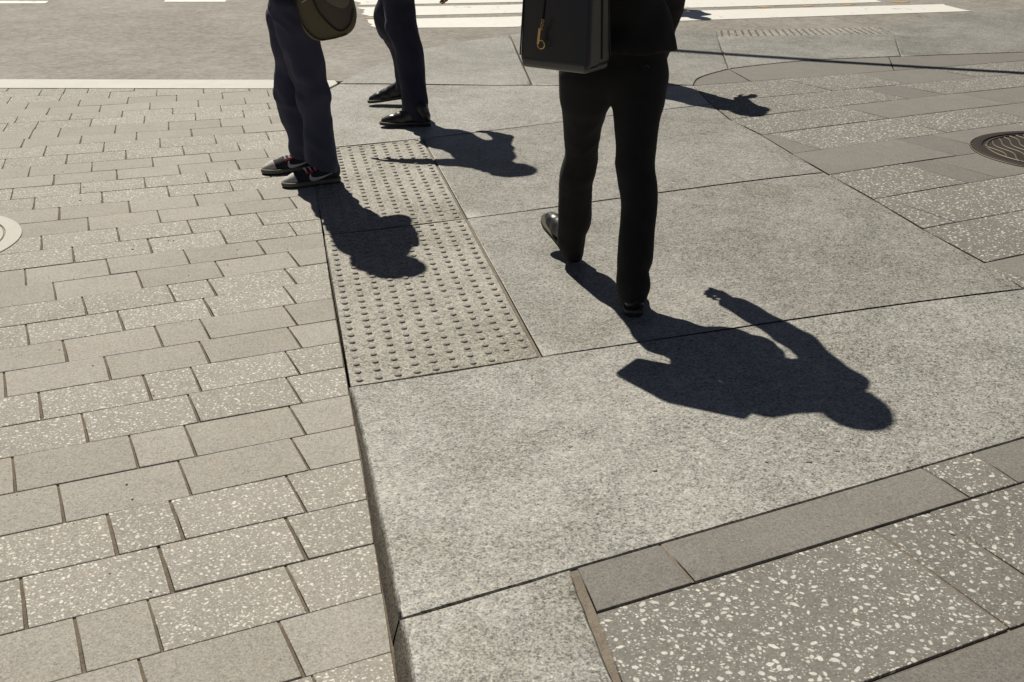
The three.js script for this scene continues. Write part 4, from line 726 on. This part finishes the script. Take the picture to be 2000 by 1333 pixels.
/* --- man in navy trousers and sneakers, standing side on */
const P1B = [-1.0, 0.0, -5.5];
{
  const { g } = person('person', {
    label: 'man in navy trousers and black sneakers standing with an olive messenger bag', base: P1B, seed: 11, kneeY: 0.44, folded: 0.0145,
    hip: [[-1.012, 0.84, -5.45, 0.092], [-1.005, 0.84, -5.54, 0.092], [-1.012, 0.93, -5.50, 0.10]],
    legs: [[[-1.046, 0.77, -5.535, 0.097], [-1.050, 0.686, -5.545, 0.092], [-1.050, 0.612, -5.555, 0.084], [-1.056, 0.531, -5.565, 0.078], [-1.068, 0.46, -5.575, 0.076], [-1.077, 0.382, -5.59, 0.069], [-1.071, 0.289, -5.615, 0.064], [-1.058, 0.202, -5.64, 0.055], [-1.060, 0.133, -5.655, 0.050], [-1.066, 0.085, -5.665, 0.053], [-1.064, 0.05, -5.665, 0.053]],
      [[-0.994, 0.76, -5.455, 0.097], [-0.986, 0.678, -5.455, 0.088], [-0.976, 0.62, -5.456, 0.085], [-0.969, 0.545, -5.458, 0.081], [-0.959, 0.478, -5.46, 0.075], [-0.947, 0.43, -5.462, 0.076], [-0.935, 0.334, -5.463, 0.067], [-0.928, 0.244, -5.46, 0.067], [-0.922, 0.15, -5.456, 0.068], [-0.917, 0.09, -5.453, 0.070], [-0.915, 0.05, -5.452, 0.070]]],
    torso: [[-1.01, 0.92, -5.43, 0.105], [-1.01, 0.92, -5.56, 0.105], [-1.02, 1.15, -5.50, 0.135], [-1.02, 1.25, -5.56, 0.125], [-1.02, 1.25, -5.44, 0.125], [-1.02, 1.39, -5.50, 0.10]],
    shoulders: [[-1.03, 1.41, -5.33, 0.07], [-1.02, 1.43, -5.50, 0.085], [-0.99, 1.41, -5.66, 0.07]],
    head: [-1.035, 1.645, -5.46], face: [-0.92, 0.35],
    arms: [[[-1.03, 1.40, -5.32, 0.062], [-1.0, 1.15, -5.28, 0.048], [-1.015, 0.985, -5.37, 0.036]], [[-0.98, 1.40, -5.67, 0.062], [-0.90, 1.18, -5.72, 0.05], [-1.02, 1.12, -5.66, 0.038]]],
    hands: [[[-0.02, -1, -0.12], [0.2, 0, -1], 0.45, -1], [[-0.9, -0.2, 0.1], [0, -0.3, 1], 0.5, 1]],
    trousers: C.navy, top: C.slate, topHem: 0.90, waist: 0.98, topName: 'sweater', hemCut: (x, z) => 0.055 + (z > -5.56 ? sat((-0.845 - x) / 0.14) * 0.06 : sat((-1.0 - x) / 0.14) * 0.05) });
  sneaker(g, [-0.842 - P1B[0], 0.001, -5.500 - P1B[2]], Math.PI + 0.40, 1);
  sneaker(g, [-0.985 - P1B[0], 0.001, -5.735 - P1B[2]], Math.PI + 0.36, 1);
}
/* --- his messenger bag */
{
  const g = add(new THREE.Group(), 'messenger_bag', 'olive brown messenger bag hanging at the hip above black sneakers', 'bag');
  const B = [-0.800, 0.725, -5.30]; g.position.set(...B); g.rotation.set(0, 0.10, 0.20);
  const w = 0.112, H2 = 0.27, D2 = 0.05;
  const sh = new THREE.Shape(); sh.moveTo(-w, H2); sh.lineTo(-w, 0.075); sh.quadraticCurveTo(-w + 0.008, 0.0, -0.035, 0.0); sh.lineTo(0.035, 0.0); sh.quadraticCurveTo(w - 0.006, 0.004, w, 0.085); sh.lineTo(w, H2); sh.closePath();
  const eg = (s, d, b) => toCreasedNormals(new THREE.ExtrudeGeometry(s, { depth: d, bevelEnabled: true, bevelSize: b, bevelThickness: b, bevelSegments: 4, curveSegments: 14 }), 0.6);
  part(eg(sh, 2 * D2 - 0.03, 0.012).translate(0, 0.008, -D2 + 0.015), C.olive, 'pouch', g);
  const fl = new THREE.Shape(); fl.moveTo(-0.045, H2 + 0.004); fl.bezierCurveTo(-0.05, 0.16, -0.02, 0.075, 0.035, 0.018); fl.quadraticCurveTo(w - 0.004, 0.03, w + 0.006, 0.10); fl.lineTo(w + 0.006, H2 + 0.004); fl.closePath();
  part(eg(fl, 0.006, 0.004).translate(0, 0.008, D2 + 0.002), C.umber, 'flap', g);
  const pn = new THREE.Shape(); pn.moveTo(-0.015, H2 + 0.003); pn.bezierCurveTo(-0.02, 0.19, 0.02, 0.13, 0.075, 0.112); pn.quadraticCurveTo(w, 0.12, w + 0.002, 0.16); pn.lineTo(w + 0.002, H2 + 0.003); pn.closePath();
  part(eg(pn, 0.004, 0.002).translate(0, 0.008, D2 + 0.0155), C.moss, 'panel', g);
  const tube = (pts, r, m, n) => part(new THREE.TubeGeometry(new THREE.CatmullRomCurve3(pts.map(q => V(...q))), 40, r, 6), m, n, g);
  tube([[-0.045, H2, D2 + 0.014], [-0.046, 0.18, D2 + 0.014], [-0.028, 0.11, D2 + 0.014], [0.035, 0.026, D2 + 0.014], [0.085, 0.045, D2 + 0.014], [w + 0.006, 0.11, D2 + 0.014]], 0.0035, C.piping, 'piping');
  tube([[-w - 0.004, H2, D2 + 0.002], [-w - 0.004, 0.08, D2 + 0.002], [-0.07, 0.012, D2 + 0.002], [0, 0.0, D2 + 0.002], [0.06, 0.006, D2 + 0.002]], 0.0032, C.piping, 'piping');
  const zip = new RoundedBoxGeometry(0.030, 0.005, 0.004, 2, 0.002); zip.rotateZ(0.35); zip.translate(-0.082, 0.185, D2 + 0.010); part(zip, C.toeGrey, 'zip_pull', g);
  const st = new THREE.CatmullRomCurve3([V(-0.10, 0.26, 0), V(-0.15, 0.45, -0.05), V(-0.14, 0.66, -0.07), V(-0.08, 0.73, -0.18), V(0.0, 0.62, -0.30), V(0.10, 0.40, -0.20), V(0.10, 0.26, -0.02)]);
  part(new THREE.TubeGeometry(st, 60, 0.014, 8), C.piping, 'strap', g);
}
/* --- man in dark suit trousers and dress shoes, walking left */
const P2B = [-0.64, 0.005, -6.9];
{
  const { g } = person('person', {
    label: 'man in dark blue suit trousers and black dress shoes walking left', base: P2B, seed: 23, kneeY: 0.5, folded: 0.0115,
    hip: [[-0.68, 0.83, -6.85, 0.10], [-0.64, 0.83, -6.99, 0.10], [-0.64, 0.94, -6.92, 0.10]],
    legs: [[[-0.690, 0.74, -6.99, 0.090], [-0.698, 0.682, -7.0, 0.088], [-0.712, 0.605, -7.01, 0.092], [-0.714, 0.527, -7.03, 0.088], [-0.700, 0.479, -7.045, 0.080], [-0.683, 0.414, -7.074, 0.066], [-0.672, 0.332, -7.111, 0.060], [-0.668, 0.242, -7.15, 0.056], [-0.665, 0.157, -7.186, 0.052], [-0.660, 0.10, -7.205, 0.052], [-0.655, 0.06, -7.22, 0.05]],
      [[-0.662, 0.74, -6.88, 0.088], [-0.660, 0.682, -6.88, 0.086], [-0.653, 0.614, -6.875, 0.091], [-0.647, 0.546, -6.86, 0.090], [-0.630, 0.492, -6.845, 0.085], [-0.611, 0.424, -6.82, 0.079], [-0.590, 0.342, -6.785, 0.078], [-0.578, 0.261, -6.75, 0.075], [-0.566, 0.179, -6.71, 0.070], [-0.556, 0.110, -6.685, 0.066], [-0.549, 0.045, -6.665, 0.066]]],
    torso: [[-0.65, 0.90, -6.84, 0.112], [-0.63, 0.90, -7.0, 0.112], [-0.62, 1.12, -6.92, 0.135], [-0.60, 1.25, -6.99, 0.125], [-0.60, 1.25, -6.84, 0.125], [-0.58, 1.39, -6.90, 0.10]],
    shoulders: [[-0.60, 1.41, -6.73, 0.07], [-0.58, 1.43, -6.90, 0.085], [-0.55, 1.41, -7.06, 0.07]],
    head: [-0.57, 1.645, -6.80], face: [-0.97, 0.2],
    arms: [[[-0.60, 1.40, -6.72, 0.062], [-0.72, 1.18, -6.66, 0.048], [-0.90, 1.02, -6.60, 0.036]], [[-0.54, 1.40, -7.07, 0.062], [-0.42, 1.12, -7.08, 0.048], [-0.372, 0.835, -6.95, 0.036]]],
    hands: [[[-0.85, -0.4, 0.1], [0, -0.5, -1], 0.4, 1], [[0.03, -1, 0.12], [-0.6, 0, 0.8], 0.55, 1]],
    trousers: C.ink, top: C.ink, topHem: 0.86, waist: 0.97, armsBelow: (x, z, y) => x > -0.49 || x < -0.84, hemCut: (x, z) => z > -6.95 ? 0.030 + sat((-0.52 - x) / 0.10) * 0.06 : 0.06 + sat((-0.63 - x) / 0.1) * 0.05 });
  dressShoe(g, [-0.470 - P2B[0], hgt(-0.5, -6.64) - P2B[1] + 0.005, -6.640 - P2B[2]], Math.PI - 0.03, 0, 0, 1.02);
  dressShoe(g, [-0.615 - P2B[0], hgt(-0.6, -7.25) - P2B[1] + 0.045, -7.245 - P2B[2]], Math.PI + 0.0, -0.13, 0, 1.0);
}
/* --- pedestrians whose shadows fall into the picture; they themselves stand behind the man in black */
function walker(label, base, trs, tp, turn) {
  const b = base, o = (x, y, z, r) => [b[0] + x * Math.cos(turn) + z * Math.sin(turn), y, b[2] - x * Math.sin(turn) + z * Math.cos(turn), r], f = [Math.sin(turn), Math.cos(turn)];
  const { g } = person('person', {
    label, base, seed: base[0] * 7, cell: 0.012,
    hip: [o(-0.075, 0.82, 0, 0.098), o(0.075, 0.82, 0, 0.098), o(0, 0.93, 0, 0.11)],
    legs: [[o(-0.08, 0.72, 0.01, 0.088), o(-0.085, 0.46, 0.05, 0.066), o(-0.085, 0.25, 0.02, 0.062), o(-0.085, 0.10, -0.02, 0.056)], [o(0.08, 0.72, 0, 0.088), o(0.085, 0.46, 0.0, 0.066), o(0.085, 0.25, -0.02, 0.062), o(0.085, 0.10, -0.02, 0.056)]],
    torso: [o(-0.07, 0.90, 0, 0.11), o(0.07, 0.90, 0, 0.11), o(0, 1.1, 0, 0.13), o(-0.07, 1.25, 0, 0.12), o(0.07, 1.25, 0, 0.12), o(0, 1.38, 0, 0.10)],
    shoulders: [o(-0.17, 1.40, 0, 0.07), o(0, 1.42, 0, 0.085), o(0.17, 1.40, 0, 0.07)], head: o(0, 1.63, 0.03).slice(0, 3), face: f,
    arms: [[o(-0.18, 1.38, 0, 0.062), o(-0.27, 1.14, -0.04, 0.05), o(-0.16, 1.12, 0.16, 0.037)], [o(0.18, 1.38, 0, 0.062), o(0.25, 1.12, -0.02, 0.05), o(0.22, 0.90, 0.08, 0.037)]],
    hands: [[[f[0] + 0.3, 0.2, f[1]], [0, -1, 0], 0.5, 1], [[0, -1, 0.2], [-1, 0, 0], 0.5, 1]],
    trousers: trs, top: tp, topHem: 0.88, waist: 0.97, armsBelow: () => false });
  for (const s of [-1, 1]) dressShoe(g, [(s * 0.085 - 0.0) * Math.cos(turn) + (-0.08) * Math.sin(turn), 0.005, -(s * 0.085) * Math.sin(turn) - 0.08 * Math.cos(turn)], turn - Math.PI / 2, 0, 0, 1);
}
walker('pedestrian in charcoal hidden behind the man in black, seen by the shadow at his hip', [0.835, hgt(0.835, -7.83), -7.83], C.charcoal, C.charcoal, 2.6);
walker('pedestrian in dark blue crossing beyond the man in black, shadow on the crosswalk', [1.20, 0, -12.45], C.navy, C.ink, 0.4);

/* ---------------------------------------------------------------- signal mast whose arm throws the thin shadow across the right footway */
{
  const g = add(new THREE.Group(), 'signal_mast', 'grey steel signal mast beside the road, its arm reaching over the footway', 'signal mast');
  const k = 5.2, sx = 0.34223 * k, sz = 0.73391 * k, dir = V(2.232, 0, 1.13).normalize();
  const a = V(1.0 - sx, k, -9.46 - sz), b = a.clone().addScaledVector(dir, 8.2); g.position.set(b.x, 0, b.z);
  const P = (x, y, z) => V(x - b.x, y, z - b.z);
  part(new THREE.TubeGeometry(new THREE.LineCurve3(P(a.x, k, a.z), P(b.x, k, b.z)), 8, 0.066, 14), M.steel, 'arm', g);
  const cap = new THREE.SphereGeometry(0.067, 14, 10); cap.translate(a.x - b.x, k, a.z - b.z); part(cap, M.steel, 'end_cap', g);
  part(new THREE.LatheGeometry([[0, 0.0], [0.2, 0.0], [0.2, 0.03], [0.12, 0.05], [0.11, 0.4], [0.085, 0.42], [0.06, k + 0.15], [0, k + 0.2]].map(q => new THREE.Vector2(...q)), 24), M.steel, 'pole', g);
}

scene.traverse(o => { if (o.isMesh) { o.castShadow = true; o.receiveShadow = true; } });
renderer.render(scene, camera);
